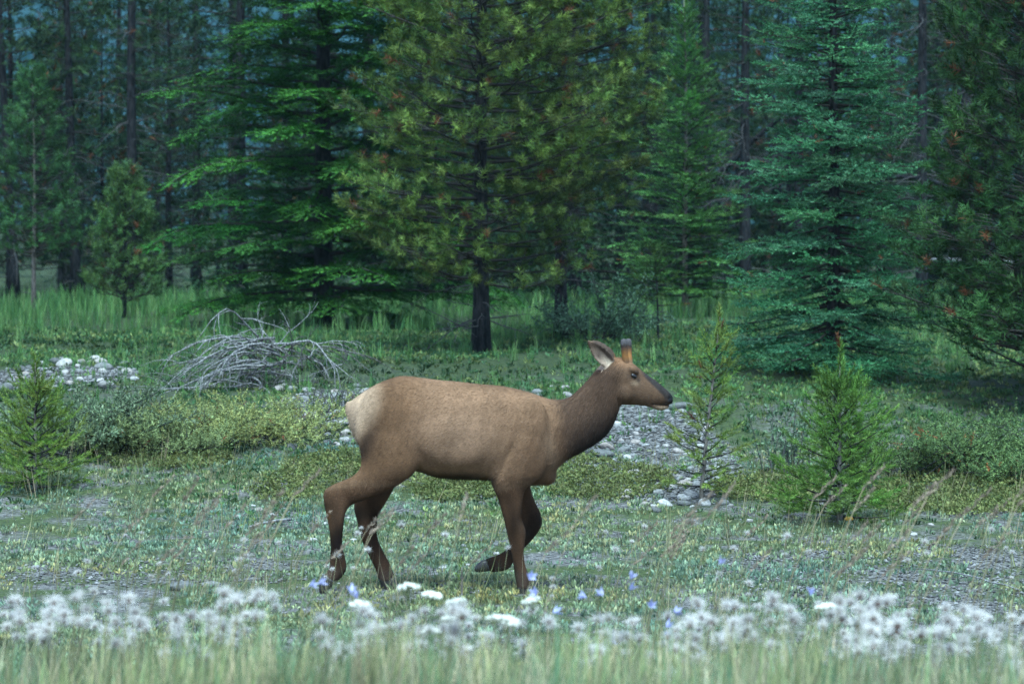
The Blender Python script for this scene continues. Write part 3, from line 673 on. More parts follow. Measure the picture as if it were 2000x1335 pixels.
# ------------------------------------------------------------------ ground cover (uncountable)
def scatter(seed, n, x0, x1, y0, y1, keep=None, wide=True):
    r = np.random.default_rng(seed); y = r.uniform(y0, y1, n); h = (y + 18) / 18 if wide else np.ones(n); x = r.uniform(x0, x1, n) * h
    if keep is not None:
        m = keep(x, y, r); x, y = x[m], y[m]
    return np.stack([x, y, hgt(x, y)], -1), r
def stuff(name, G, mat, label, cat):
    o = obj(name, G.mesh(name, False, mat)); return tag(o, label, cat, None, 'stuff')
def upright(r, n, s): return unit(np.stack([r.normal(0, s, n), r.normal(0, s, n), np.ones(n)], -1))

# small upright leaves of the dry flat where the elk walks
def leaf_tuft(seed, n=8, l=.034, w=.012, sp=.45):
    r = np.random.default_rng(seed); G = Geo(); V = np.array([[0, 0, 0], [l * .55, -w / 2, 0], [l * .55, w / 2, 0], [l, 0, -.004]]); F = np.array([[0, 1, 2], [1, 3, 2]])
    az = r.uniform(0, 6.28, n); ln = np.abs(r.normal(sp, sp * .5, n)); D = np.stack([np.cos(ln), np.sin(ln) * np.cos(az), np.sin(ln) * np.sin(az)], -1)
    P = np.stack([0 * az, .02 * np.cos(az + 1), .02 * np.sin(az + 1)], -1) * r.uniform(.2, 1.4, (n, 1))
    place(G, (V, F, np.ones((4, 3))), P, D, r.uniform(.7, 1.3, n), np.ones((n, 3)) * r.uniform(.7, 1.3, (n, 1)), roll=r.uniform(0, 6.28, n)); return G.arrays()
LT = [leaf_tuft(i) for i in range(6)]
def patch(x, y, r):
    P = np.stack([x, y], -1); v = snoise(P, 2.2, 3) + .7 * snoise(P, 6., 11) + .35 * (x < 1.5) - .75 * ((x > 2.2) & (y > -1.5) & (y < 4))
    return v + r.normal(0, .35, len(x)) > -.28
P, r = scatter(601, 27000, -4.6, 4.6, -8, 9, lambda x, y, r: patch(x, y, r)); n = len(P)
cc = np.array([(.165, .235, .145), (.215, .28, .17), (.125, .19, .12), (.25, .265, .14)]); G = Geo()
hue = snoise(P[:, :2], 1.1, 20)[:, None]
place_mix(G, LT, P, upright(r, n, .2), r.uniform(.7, 1.35, n), cc[r.integers(0, 4, n)] * r.uniform(.75, 1.25, (n, 1)) * (1 + .18 * hue * np.array([1, .3, -.6])), roll=r.uniform(0, 6.28, n), r=r)
stuff('ground_leaves', G, M_LEAF, 'low grey-green leafy plants carpeting the dry flat', 'ground cover')

# bearberry mats
def in_mats(x, y, r):
    m = np.zeros(len(x), bool); e = r.normal(0, .12, len(x))
    for cx, cyy, rx, ry in MATS: m |= ((x - cx) / rx) ** 2 + ((y - cyy) / ry) ** 2 + e < 1
    return m
MATS = []
for px, py, rx, ry in ((1180, 945, .62, 1.0), (1120, 915, .35, .6), (640, 920, .42, 1.0), (560, 960, .3, .6), (1880, 985, .75, .9), (1960, 960, .7, .9), (1820, 960, .5, .7), (900, 960, .5, .8), (330, 905, .6, .6), (1500, 960, .5, .6)):
    p = gp(px, py); MATS.append((p[0], p[1], rx, ry))
P, r = scatter(602, 60000, -6, 6, 1, 9, in_mats, False); n = len(P); P[:, 2] += r.uniform(0, .07, n)
LR = [leaf_tuft(20 + i, 8, .024, .013, .75) for i in range(5)]; cc = np.array([(.13, .155, .05), (.15, .175, .06), (.10, .135, .045), (.14, .15, .055)]); G = Geo()
place_mix(G, LR, P, upright(r, n, .35), r.uniform(.8, 1.5, n), cc[r.integers(0, 4, n)] * r.uniform(.7, 1.25, (n, 1)), roll=r.uniform(0, 6.28, n), r=r)
stuff('bearberry_mat', G, M_LEAF, 'yellow-green bearberry mats around the stony patch', 'ground cover')

def out_stony(x, y):
    m = np.ones(len(x), bool)
    for cx, cyy, rx, ry in STONY: m &= ((x - cx) / rx) ** 2 + ((y - cyy) / ry) ** 2 > 1
    return m
# darker herb layer on the bank up to the trees
P, r = scatter(603, 19500, -4.4, 4.4, 3, 24, lambda x, y, r: (snoise(np.stack([x, y], -1), 1.7, 6) + r.normal(0, .5, len(x)) > np.interp(y, [3, 5, 8, 11], [1.6, .8, -.5, -1.3]))
               & (out_stony(x, y) | (r.uniform(0, 1, len(x)) < .12))); n = len(P)
LH = [leaf_tuft(40 + i, 9, .040, .014, .6) for i in range(5)]; cc = np.array([(.05, .105, .034), (.07, .125, .04), (.115, .15, .052), (.036, .088, .036), (.03, .07, .03)]); G = Geo()
place_mix(G, LH, P, upright(r, n, .3), r.uniform(.7, 1.4, n) * np.interp(P[:, 1], [3, 8, 20], [.85, 1.05, 1.55]), cc[r.integers(0, 5, n)] * r.uniform(.7, 1.3, (n, 1)) * (1 + .3 * snoise(P[:, :2], 1.4, 27))[:, None], roll=r.uniform(0, 6.28, n), r=r)
stuff('bank_herbs', G, M_LEAF, 'dark green low herbs covering the bank below the trees', 'ground cover')

# tall forest grass
GC = [clump(i, 9, .34, .0075, .28, .9, .05, 3) for i in range(5)]
def fgrass(x, y, r):
    d = snoise(np.stack([x, y], -1), .9, 14) + .5 * snoise(np.stack([x, y], -1), 2.4, 22) + r.normal(0, .4, len(x))
    return (d + np.interp(y, [8, 12, 15, 20, 28, 44], [-.7, -.2, .25, .45, .6, .6]) > .3)
P, r = scatter(604, 9500, -4.2, 4.2, 8, 44, fgrass); n = len(P)
cc = np.array([(.055, .135, .042), (.07, .16, .048), (.105, .185, .065), (.042, .115, .04)]); G = Geo()
place_mix(G, GC, P, upright(r, n, .1), r.uniform(.55, 1.3, n) * np.interp(P[:, 1], [8, 14, 20, 26, 44], [.35, .55, .7, 1.0, 1.15]), cc[r.integers(0, 4, n)] * r.uniform(.75, 1.3, (n, 1)), roll=r.uniform(0, 6.28, n), r=r)
stuff('forest_grass', G, M_GRASS, 'tall green grass growing on the bank and under the trees', 'grass')

# thin dry grass over the flat
GD = [clump(60 + i, 5, .26, .0035, .3, .5, .05, 2) for i in range(5)]
P, r = scatter(605, 3400, -4.6, 4.6, -6.5, 8, lambda x, y, r: snoise(np.stack([x, y], -1), 1.3, 9) + r.normal(0, .5, len(x)) > .25); n = len(P)
cc = np.array([(.26, .25, .13), (.20, .22, .10), (.16, .21, .09), (.30, .25, .16)]); G = Geo()
D = unit(upright(r, n, .14) + [.12, 0, 0])
place_mix(G, GD, P, D, r.uniform(.5, 1.2, n), cc[r.integers(0, 4, n)] * r.uniform(.75, 1.25, (n, 1)), roll=r.uniform(0, 6.28, n), r=r)
stuff('dry_grass', G, M_GRASS, 'thin pale dry grass scattered over the flat', 'grass')

# roadside verge
GV = [clump(80 + i, 10, .46, .0060, .22, .7, .05, 3) for i in range(6)]
P, r = scatter(606, 5300, -4.7, 4.7, -11.2, -5.6, lambda x, y, r: r.uniform(0, 1, len(x)) < np.interp(y, [-11.2, -9, -6.8, -5.6], [1, 1, .6, .1])); n = len(P)
cc = np.array([(.30, .30, .15), (.22, .27, .12), (.36, .33, .20), (.17, .24, .11), (.38, .34, .22), (.12, .22, .12)]); G = Geo()
hue = snoise(P[:, :2], 1.6, 25)[:, None]
place_mix(G, GV, P, unit(upright(r, n, .12) + [.06, 0, 0]), r.uniform(.6, 1.12, n) * np.interp(P[:, 1], [-11, -9, -7, -5.6], [.74, .76, .52, .34]) * (1 + .2 * snoise(P[:, :2], 2.1, 4) + .12 * snoise(P[:, :2], 5.5, 10)), cc[r.integers(0, 6, n)] * r.uniform(.75, 1.25, (n, 1)) * (1 + .22 * hue * np.array([1, .7, .6])),
          roll=r.uniform(0, 6.28, n), r=r)
LB = [leaf_tuft(90 + i, 9, .16, .03, .55) for i in range(4)]
P2, r2 = scatter(607, 900, -4.7, 4.7, -11.2, -8.2); n2 = len(P2)
place_mix(G, LB, P2, upright(r2, n2, .3), r2.uniform(.8, 1.5, n2), np.array([(.05, .12, .06)]) * r2.uniform(.7, 1.4, (n2, 1)), roll=r2.uniform(0, 6.28, n2), r=r2)
stuff('verge_grass', G, M_GRASS, 'tall pale olive grass along the roadside verge', 'grass')

# gravel
def pebble(seed):
    r = np.random.default_rng(seed); V = np.array([[1, 0, 0], [-1, 0, 0], [0, 1, 0], [0, -1, 0], [0, 0, 1], [0, 0, -1], ], float) * r.uniform(.6, 1.1, (6, 1)) * np.array([1, 1, .6])
    F = np.array([[0, 2, 4], [2, 1, 4], [1, 3, 4], [3, 0, 4], [2, 0, 5], [1, 2, 5], [3, 1, 5], [0, 3, 5]]); return V, F, np.ones((6, 3))
PB = [pebble(i) for i in range(6)]
P, r = scatter(608, 15000, -4.6, 4.6, -6, 9, lambda x, y, r: (-(snoise(np.stack([x, y], -1), 2.2, 3) + .35 * (x < 1.5) - .75 * ((x > 2.2) & (y > -1.5) & (y < 4))) + r.normal(0, .5, len(x)) > -.15)); n = len(P)
G = Geo(); g = r.uniform(0, 1, (n, 1)) ** 2; place_mix(G, PB, P, unit(r.normal(0, 1, (n, 3)) * [1, 1, .2]), .005 + .014 * r.uniform(0, 1, n) ** 3, .07 + g * np.array([.36, .35, .33]), r=r)
for q, (cx, cyy, rx, ry) in enumerate(STONY + [(3.1, .6, 1.9, 2.6), (-2.4, 1.2, 1.2, 1.0), (-.3, .2, .45, .5)]):
    r = np.random.default_rng(700 + q); n = int((1500 if q < 4 else 1000) * rx * ry); a_ = r.uniform(0, 6.28, n); u = np.sqrt(r.uniform(0, 1, n)); x, y = cx + rx * u * np.cos(a_), cyy + ry * u * np.sin(a_)
    place_mix(G, PB, np.stack([x, y, hgt(x, y) + .006], -1), unit(r.normal(0, 1, (n, 3)) * [1, 1, .2]), .012 * (1 if q < 4 else .7) + (.03 if q < 4 else .016) * r.uniform(0, 1, n) ** 2.2, .06 + r.uniform(0, 1, (n, 1)) ** 1.6 * np.array([.25, .255, .26]), r=r)
stuff('gravel', G, M_LEAF, 'grey gravel between the low plants', 'gravel')

# ------------------------------------------------------------------ flowers of the verge
def stem_geo(h, lean, r0=.0022, col=(.20, .22, .11), leaves=4, seed=0):
    r = np.random.default_rng(seed); s = np.linspace(0, 1, 6); P = np.stack([lean[0] * s ** 1.6, lean[1] * s ** 1.6, s], -1) * h; P[0, 2] = -.03
    G = Geo().add(*tube(P, r0 * (1 - .5 * s), 4), np.array(col)); lf = t_blade(1, .14, .9, 2)
    k = leaves; u = r.uniform(.05, .75, k); az = r.uniform(0, 6.28, k)
    pp = np.stack([np.interp(u, s, P[:, 0]), np.interp(u, s, P[:, 1]), np.interp(u, s, P[:, 2])], -1)
    place(G, lf, pp, np.stack([np.cos(az), np.sin(az), np.full(k, .8)], -1), r.uniform(.05, .10, k), np.tile(np.array(col), (k, 1))); return G, P[-1]
def fluff(seed, n=230, R_=.030):
    r = np.random.default_rng(seed); d = unit(r.normal(0, 1, (n, 3)) + [0, 0, .55]); l = R_ * (.35 + .8 * r.uniform(0, 1, (n, 1)) ** 1.3) * (1 + .35 * np.array([1., 0, 0]) * 0)
    sd = unit(np.cross(d, r.normal(0, 1, (n, 3)))) * .0011; c = d * .003
    V = np.stack([c + sd, c - sd, c + d * l + r.normal(0, .007, (n, 3))], 1).reshape(-1, 3)
    return Geo().add(V, np.arange(3 * n).reshape(-1, 3), np.array([.64, .615, .59]))
def blob(c, rad, col, sides=6):
    z = np.array([-1, -.6, 0, .6, 1.]); return (*tube(np.array(c) + np.stack([0 * z, 0 * z, z * rad], -1), rad * np.sqrt(np.maximum(1 - z * z, .02)), sides), np.array(col))
fl = np.random.default_rng(33)
thistles = []
for v in range(5):
    nh = (1, 2, 3, 2, 1)[v]; heads = []; G = Geo()
    for k in range(nh):
        g, tip = stem_geo(1.0, (fl.normal(.08, .05), fl.normal(0, .06)), .0045, (.22, .22, .12), 5, v * 7 + k); V, F, C = g.arrays(); sz = 1 - .13 * k; G.add(V * sz, F, C); heads.append(tip * sz)
    thistles.append((G.mesh('stem', True, M_GRASS), heads))
FLUFF = []
for i in range(5):
    g = fluff(i); g.add(*blob((0, 0, -.006), .008, (.22, .10, .06))); FLUFF.append(g.mesh('seed_head', False, M_PETAL))
def flower_spot(px, py, d):
    q = at_d(px, py, d)
    return np.array([q[0], q[1], float(hgt(q[0], q[1]))]), q[2]
def thistle(px, py, d, label, group):
    p, z = flower_spot(px, py, d); h = z - p[2]
    if h < .10: return
    st, heads = thistles[fl.integers(0, 5)]; o = thing('thistle', label, 'thistle', p, fl.uniform(-.5, .5), group)
    s_ = obj('stem', st, o); s_.scale = (h, h, h)
    for hd in heads:
        f = obj('seed_head', FLUFF[fl.integers(0, 5)], o, tuple(hd * h), fl.uniform(0, 6.28)); k = fl.uniform(.75, 1.45) * (1 if d < 12.5 else .62); f.scale = (k * 1.25, k, k * .85)
zones = [((0, 1150, 230, 1215), 26, 'white thistle fluff in the row before the left-hand gravel', 'thistles before the left-hand gravel'),
         ((230, 1160, 520, 1235), 26, 'white thistle fluff in front of the broad flat stone', 'thistles before the broad flat stone'),
         ((600, 1185, 910, 1265), 34, 'white thistle fluff below the yarrow and the elk hind hooves', 'thistles below the elk hind hooves'),
         ((930, 1195, 1340, 1265), 20, 'sparse thistle fluff among the bluebells', 'thistles among the bluebells'),
         ((1330, 1165, 1540, 1250), 28, 'white thistle fluff below the lush sapling', 'thistles below the lush sapling'),
         ((1580, 1165, 1780, 1260), 40, 'thick white thistle fluff in the densest drift of the verge', 'thistles in the densest drift'),
         ((1780, 1190, 2000, 1290), 28, 'white thistle fluff beside the bleached twig', 'thistles beside the bleached twig'),
         ((0, 1020, 2000, 1150), 34, 'lone tuft of white fluff standing on the open flat', 'lone fluff tufts on the flat')]
for (x0, y0, x1, y1), n, lb, gr in zones:
    for i in range(n):
        px = fl.uniform(x0, x1); py = fl.uniform(y0, y1) if y0 == 1020 else y0 - 8 + (y1 - y0 + 35) * fl.beta(1.6, 2.2)
        if y0 == 1020: thistle(px, py, fl.uniform(13.2, 16.5), lb, gr)
        else: thistle(px, py, fl.uniform(9.4, 11.6), lb, gr)
# yarrow
YAR = []
for v in range(3):
    r = np.random.default_rng(v); G = Geo()
    for k in range(46):
        a_, q = r.uniform(0, 6.28), math.sqrt(r.uniform()) * .046; G.add(*blob((q * math.cos(a_), q * math.sin(a_), .008 - q * q * 6 + r.normal(0, .002)), r.uniform(.005, .0085), np.array([.82, .82, .74]) * r.uniform(.85, 1.05), 5))
    for k in range(9):
        a_ = k * .7; G.add(*tube([[0, 0, -.05], [.03 * math.cos(a_), .03 * math.sin(a_), 0]], [.0018, .0012], 3), np.array([.2, .25, .12]))
    YAR.append(G.mesh('flower_head', False, M_PETAL))
YST = [stem_geo(1, (.05, .02), .005, (.17, .22, .10), 7, 40 + i) for i in range(3)]; YSM = [(g.mesh('stem', True, M_GRASS), t_) for g, t_ in YST]
for px, py, d, lb in ((798, 1143, 10.6, 'largest white yarrow umbel, beside the far hind hoof'), (834, 1160, 10.4, 'yarrow umbel just below the largest one'), (874, 1174, 10.6, 'small yarrow umbel above the fluff, third in its row'),
                      (1025, 1171, 10.8, 'single yarrow umbel below the elk forehoof'), (702, 1181, 10.2, 'low yarrow umbel below the elk hind feet'), (970, 1205, 9.8, 'wide yarrow cluster between the hind and front feet'),
                      (1000, 1212, 9.9, 'ragged yarrow cluster touching the wide one'), (1625, 1185, 10.0, 'wide white yarrow at the edge of the dense thistle drift'), (870, 1206, 10.2, 'yarrow umbel sunk among the fluff below the seedling'), (846, 1234, 9.8, 'faint yarrow umbel deep in the verge grass')):
    p, z = flower_spot(px, py, d); h = z - p[2]; o = thing('yarrow', lb, 'flower', p, fl.uniform(0, 6)); k = fl.integers(0, 3); m_, t_ = YSM[k]
    s_ = obj('stem', m_, o); s_.scale = (h, h, h); f = obj('flower_head', YAR[fl.integers(0, 3)], o, tuple(t_ * h)); q = fl.uniform(.85, 1.1); f.scale = (q, q, q); f.rotation_euler = (fl.normal(.12, .1), fl.normal(0, .12), fl.uniform(0, 6))
# bluebells
BEL = Geo(); ring = []
for k in range(5):
    a_ = k * 1.2566; c, s_ = math.cos(a_), math.sin(a_); c2, s2 = math.cos(a_ + .62), math.sin(a_ + .62); c1, s1 = math.cos(a_ - .62), math.sin(a_ - .62)
    BEL.add([[0, 0, 0], [.009 * c1, .009 * s1, .014], [.009 * c2, .009 * s2, .014], [.017 * c, .017 * s_, .026]], [[0, 1, 2], [1, 3, 2]], np.array([.42, .44, .70]))
BELM = BEL.mesh('bell', False, M_PETAL); BSM = [(g.mesh('stem', True, M_GRASS), t_) for g, t_ in [stem_geo(1, (.12, .05), .003, (.14, .2, .1), 3, 60)]]
for px, py in ((1090, 1193), (1145, 1170), (1210, 1128), (1205, 1150), (590, 1141), (720, 1155), (685, 1172), (1060, 1131), (1047, 1156), (1325, 1192), (1405, 1106), (1275, 1188), (1180, 1166), (1613, 1162), (1320, 1226), (1392, 1275), (1323, 1250), (700, 1210), (578, 1146), (1195, 1258)):
    p, z = flower_spot(px, py, 11.2); h = z - p[2]; o = thing('bluebell', 'small violet-blue bell flower on a thin stem in the verge', 'flower', p, fl.uniform(0, 6), 'bluebells of the verge')
    m_, t_ = BSM[0]; s_ = obj('stem', m_, o); s_.scale = (h, h, h); f = obj('bell', BELM, o, tuple(t_ * h)); f.rotation_euler = (fl.normal(.9, .4), fl.normal(0, .3), fl.uniform(0, 6)); f.scale = (1.45,) * 3
# plumed grass stalks
PLM = []
for v in range(4):
    r = np.random.default_rng(70 + v); L = .16; n = 60; u = r.uniform(0, 1, n); G = Geo(); sp = t_blade(1, .28, .4, 2)
    wv = .018 * np.sin(np.clip(u, .05, 1) * np.pi) ** .6; az = r.uniform(0, 6.28, n); D = np.stack([.5 * np.cos(az), .5 * np.sin(az), np.ones(n)], -1)
    place(G, sp, np.stack([u * .04 + wv * np.cos(az) * .4, wv * np.sin(az) * .4, u * L], -1), D, r.uniform(.014, .026, n), np.array([(.27, .21, .16)]) * r.uniform(.7, 1.3, (n, 1))); PLM.append(G.mesh('seed_head', False, M_GRASS))
PST = [stem_geo(1, (.34, .05), .0038, (.30, .25, .16), 2, 80), stem_geo(1, (.2, -.05), .0038, (.26, .24, .14), 2, 81)]; PSM = [(g.mesh('stem', True, M_GRASS), t_) for g, t_ in PST]
pz = [((1400, 960, 2000, 1130), 26, 'leaning pinkish plumed grass stalk over the open gravel', 'plumed stalks over the open gravel'),
      ((60, 950, 640, 1110), 20, 'leaning tan plumed grass stalk before the junipers', 'plumed stalks before the junipers'),
      ((1080, 960, 1400, 1110), 12, 'leaning plumed grass stalk before the bearberry mat', 'plumed stalks before the bearberry mat'),
      ((640, 1000, 1060, 1130), 8, 'thin plumed grass stalk crossing the elk legs', 'plumed stalks crossing the elk legs')]
for (x0, y0, x1, y1), n, lb, gr in pz:
    for i in range(n):
        p, z = flower_spot(fl.uniform(x0, x1), fl.uniform(y0, y1), fl.uniform(11.5, 15)); h = z - p[2]
        if not .12 < h < 1.0: continue
        o = thing('grass_stalk', lb, 'grass stalk', p, fl.normal(0, .4), gr); m_, t_ = PSM[fl.integers(0, 2)]; s_ = obj('stem', m_, o); s_.scale = (h, h, h)
        f = obj('seed_head', PLM[fl.integers(0, 4)], o, tuple(t_ * h)); f.rotation_euler = (0, .55, 0)

# ------------------------------------------------------------------ the elk
def build_elk():
    root = thing('elk', 'young brown elk with short velvet antlers walking across the stony flat', 'elk', (-.45, 0, 0))
    OFF = np.array([.45, 0, 0])
    def W(px, py, y=0.0):
        q = at_d(px, py, 18.0); return np.array([q[0], y, q[2]]) + OFF
    def loft(secs, n=22, sub=4, ex=2.3):
        """secs: (top/back px, py), (bottom/front px, py), half width, centre y"""
        A = np.array([W(*s[0]) for s in secs]); B = np.array([W(*s[1]) for s in secs]); Hh = np.array([s[2] for s in secs]); Yc = np.array([s[3] if len(s) > 3 else 0. for s in secs])
        t = np.arange(len(secs)); tt = np.linspace(0, len(secs) - 1, (len(secs) - 1) * sub + 1)
        def cr(X):      # Catmull-Rom
            X = X.reshape(len(X), -1); E = np.concatenate([2 * X[:1] - X[1:2], X, 2 * X[-1:] - X[-2:-1]]); out = []
            for u in tt:
                i = min(int(u), len(X) - 2); f = u - i; p0, p1, p2, p3 = E[i:i + 4]
                out.append(.5 * (2 * p1 + (p2 - p0) * f + (2 * p0 - 5 * p1 + 4 * p2 - p3) * f * f + (3 * p1 - p0 - 3 * p2 + p3) * f ** 3))
            return np.array(out)
        A, B, Hh, Yc = cr(A), cr(B), cr(Hh)[:, 0], cr(Yc)[:, 0]
        c = (A + B) / 2; v = (A - B) / 2; th = np.arange(n) / n * 2 * np.pi
        ca = np.sign(np.cos(th)) * np.abs(np.cos(th)) ** (2 / ex); sa = np.sign(np.sin(th)) * np.abs(np.sin(th)) ** (2 / ex)
        V = c[:, None] + v[:, None] * ca[None, :, None]; V[:, :, 1] = Yc[:, None] + Hh[:, None] * sa[None]
        k = len(c); V = V.reshape(-1, 3); i = np.arange(k - 1)[:, None] * n; j = np.arange(n)[None]; jn = (j + 1) % n
        F = np.concatenate([np.stack([i + j, i + jn, i + n + jn], -1).reshape(-1, 3), np.stack([i + j, i + n + jn, i + n + j], -1).reshape(-1, 3)])
        m = len(V); V = np.concatenate([V, V[:n].mean(0)[None], V[-n:].mean(0)[None]]); jj = np.arange(n)
        F = np.concatenate([F, np.stack([np.full(n, m), (jj + 1) % n, jj], -1), np.stack([np.full(n, m + 1), (k - 1) * n + jj, (k - 1) * n + (jj + 1) % n], -1)])
        return V, F
    def ell(px, py, y, rx, ry, rz, rot=0.0):
        th = np.linspace(0, np.pi, 13); P = np.stack([0 * th, 0 * th, -np.cos(th)], -1); V, F = tube(P, np.maximum(np.sin(th), .02), 18)
        V = V * np.array([rx, ry, rz]); c, s_ = math.cos(rot), math.sin(rot); V = np.stack([V[:, 0] * c - V[:, 2] * s_, V[:, 1], V[:, 0] * s_ + V[:, 2] * c], -1)
        return V + W(px, py, y), F
    G = Geo()
    # trunk of the body
    G.add(*loft([((680, 792), (683, 832), .035), ((690, 781), (695, 858), .10), ((707, 769), (715, 885), .155), ((730, 754), (735, 898), .19), ((755, 742), (758, 905), .21), ((782, 734), (785, 912), .215),
                 ((818, 738), (820, 921), .215), ((852, 741), (852, 931), .235), ((900, 745), (900, 935), .255), ((950, 751), (950, 936), .25), ((1000, 757), (998, 941), .225), ((1035, 766), (1030, 947), .19),
                 ((1060, 775), (1058, 944), .155), ((1078, 785), (1080, 926), .105), ((1088, 800), (1089, 905), .05)], 28))
    # neck
    G.add(*loft([((1035, 768), (1062, 935), .165), ((1068, 777), (1086, 915), .14), ((1097, 780), (1112, 894), .108), ((1119, 771), (1142, 879), .09), ((1140, 751), (1172, 861), .08), ((1156, 733), (1192, 840), .074),
                 ((1170, 716), (1204, 815), .07), ((1182, 704), (1210, 795), .068), ((1194, 704), (1214, 785), .06)], 24))
    # head
    G.add(*loft([((1183, 712), (1203, 780), .05), ((1196, 700), (1212, 789), .072), ((1213, 699), (1226, 790), .082), ((1230, 706), (1240, 790), .080), ((1246, 718), (1252, 791), .068), ((1262, 731), (1264, 791), .054),
                 ((1279, 743), (1278, 791), .045), ((1295, 757), (1293, 790), .041), ((1307, 768), (1305, 790), .038), ((1313, 776), (1312, 787), .022)], 22))
    G.add(*loft([((1262, 781), (1262, 792), .03), ((1276, 784), (1277, 796), .032), ((1290, 787), (1291, 800), .030), ((1301, 789), (1302, 797), .022), ((1306, 790), (1306, 794), .012)], 14))     # lower lip
    G.add(*ell(1236, 722, -.066, .036, .022, .020, -.5)); G.add(*ell(1236, 722, .066, .036, .022, .020, -.5))     # brows
    G.add(*ell(1222, 764, -.055, .06, .035, .065, .2)); G.add(*ell(1222, 764, .055, .06, .035, .065, .2))         # cheeks
    G.add(*ell(1303, 776, -.026, .022, .016, .016)); G.add(*ell(1303, 776, .026, .022, .016, .016))                # nostrils
    # shoulders, haunches, tail
    for sgn in (-1, 1):
        G.add(*ell(1022, 845, sgn * .15, .14, .06, .26, -.32)); G.add(*ell(1026, 900, sgn * .14, .13, .065, .14, .2))
        G.add(*ell(758, 815, sgn * .165, .17, .075, .24, .15)); G.add(*ell(900, 850, sgn * .19, .30, .08, .20))
    G.add(*ell(683, 803, 0, .028, .035, .075, .25))
    G.add(*ell(1066, 926, 0, .07, .07, .07))
    # legs
    nh = [((698, 790), (838, 800), .085, -.125), ((695, 835), (834, 862), .10, -.14), ((705, 878), (818, 912), .088, -.15), ((706, 908), (785, 940), .066, -.152), ((692, 925), (742, 961), .05, -.15), ((672, 935), (706, 974), .041, -.148),
          ((651, 944), (687, 982), .035, -.146), ((636, 958), (676, 998), .031, -.145), ((639, 988), (673, 1018), .028, -.145), ((646, 1022), (671, 1036), .0235, -.145), ((650, 1062), (669.5, 1062), .021, -.145),
          ((649, 1086), (676, 1088), .025, -.145), ((647, 1104), (677, 1109), .027, -.145), ((641, 1115), (664, 1126), .024, -.145), ((636, 1119), (656, 1131), .024, -.145)]
    fh = [((720, 845), (820, 875), .08, .125), ((716, 893), (797, 922), .075, .14), ((712, 935), (772, 946), .058, .14), ((699, 968), (756, 974), .045, .14), ((690, 991), (738, 1003), .034, .14), ((696, 1018), (733, 1022), .028, .14),
          ((706, 1058), (733, 1050), .0235, .14), ((720, 1089), (746, 1082), .023, .14), ((732, 1113), (758, 1104), .026, .14), ((737, 1128), (765, 1124), .027, .14), ((739, 1138), (768, 1136), .027, .14)]
    nf = [((965, 850), (1062, 858), .075, -.15), ((958, 908), (1050, 928), .075, -.145), ((960, 940), (1027, 950), .058, -.135), ((974, 970), (1019, 975), .043, -.128), ((985, 1008), (1017, 1008), .034, -.125), ((991, 1034), (1025, 1032), .034, -.125),
          ((995, 1050), (1024, 1050), .030, -.125), ((1000.5, 1075), (1021.5, 1074), .0225, -.125), ((1004, 1100), (1024, 1098), .022, -.125), ((1007, 1120), (1031, 1118), .027, -.125), ((1010, 1136), (1036, 1133), .026, -.125), ((1011, 1146), (1039, 1144), .026, -.125)]
    ff = [((985, 895), (1060, 915), .07, .14), ((988, 940), (1036, 948), .055, .13), ((1000, 975), (1043, 980), .042, .125), ((1012, 1005), (1054, 1004), .034, .125), ((1016, 1024), (1057, 1028), .033, .125), ((1011, 1038), (1040, 1054), .029, .125),
          ((1003, 1057), (1021, 1074), .024, .125), ((988, 1078), (1003, 1097), .022, .125), ((972, 1088), (990, 1114), .026, .125), ((958, 1093), (966, 1118), .025, .125), ((948, 1096), (955, 1117), .023, .125)]
    for L in (nh, fh, nf, ff): G.add(*loft(L, 16, 4, 2.0))
    # ears: cupped leaves with thickness
    def ear(base_px, tip_px, y0, y1, wide, cup):
        a, b = W(*base_px, y0), W(*tip_px, y1); ax = unit(b - a); L = np.linalg.norm(b - a); nrm = unit(np.array([.25, -1 if y0 < 0 else 1, -.15])); nrm = unit(nrm - ax * (nrm @ ax)); sd_ = np.cross(ax, nrm)
        nu, nv = 15, 9; V = []
        for layer in (0, 1):
            for i in range(nu):
                u = i / (nu - 1); wd = wide * (np.sin(np.pi * min(1, u * .86 + .14) ** .8) ** .8 + .06) if u < 1 else wide * .05
                for j in range(nv):
                    q = (j / (nv - 1) - .5) * 2; V.append(a + ax * L * u + sd_ * wd * q + nrm * (cup * wd * (q * q - 1) + (.006 if layer == 0 else -.006)))
        V = np.array(V); F = []; o2 = nu * nv
        for i in range(nu - 1):
            for j in range(nv - 1):
                p = i * nv + j; F += [[p, p + 1, p + nv + 1], [p, p + nv + 1, p + nv], [o2 + p, o2 + p + nv + 1, o2 + p + 1], [o2 + p, o2 + p + nv, o2 + p + nv + 1]]
        bd = [j for j in range(nv)] + [i * nv + nv - 1 for i in range(1, nu)] + [(nu - 1) * nv + j for j in range(nv - 2, -1, -1)] + [i * nv for i in range(nu - 2, 0, -1)]
        for k in range(len(bd)):
            p, q = bd[k], bd[(k + 1) % len(bd)]; F += [[q, p, o2 + p], [q, o2 + p, o2 + q]]
        return V, np.array(F)
    G.add(*ear((1192, 711), (1146, 664), -.05, -.135, .045, .45)); G.add(*ear((1196, 703), (1159, 665), .045, .12, .042, .45))
    V, F, _ = G.arrays()
    me = Geo().add(V, F).mesh('rough'); tmp = bpy.data.objects.new('tmp', me); COL.objects.link(tmp)
    md = tmp.modifiers.new('r', 'REMESH'); md.mode = 'VOXEL'; md.voxel_size = .0078; md.adaptivity = 0
    dg = bpy.context.evaluated_depsgraph_get(); body = bpy.data.meshes.new_from_object(tmp.evaluated_get(dg))
    bpy.data.objects.remove(tmp); bpy.data.meshes.remove(me)
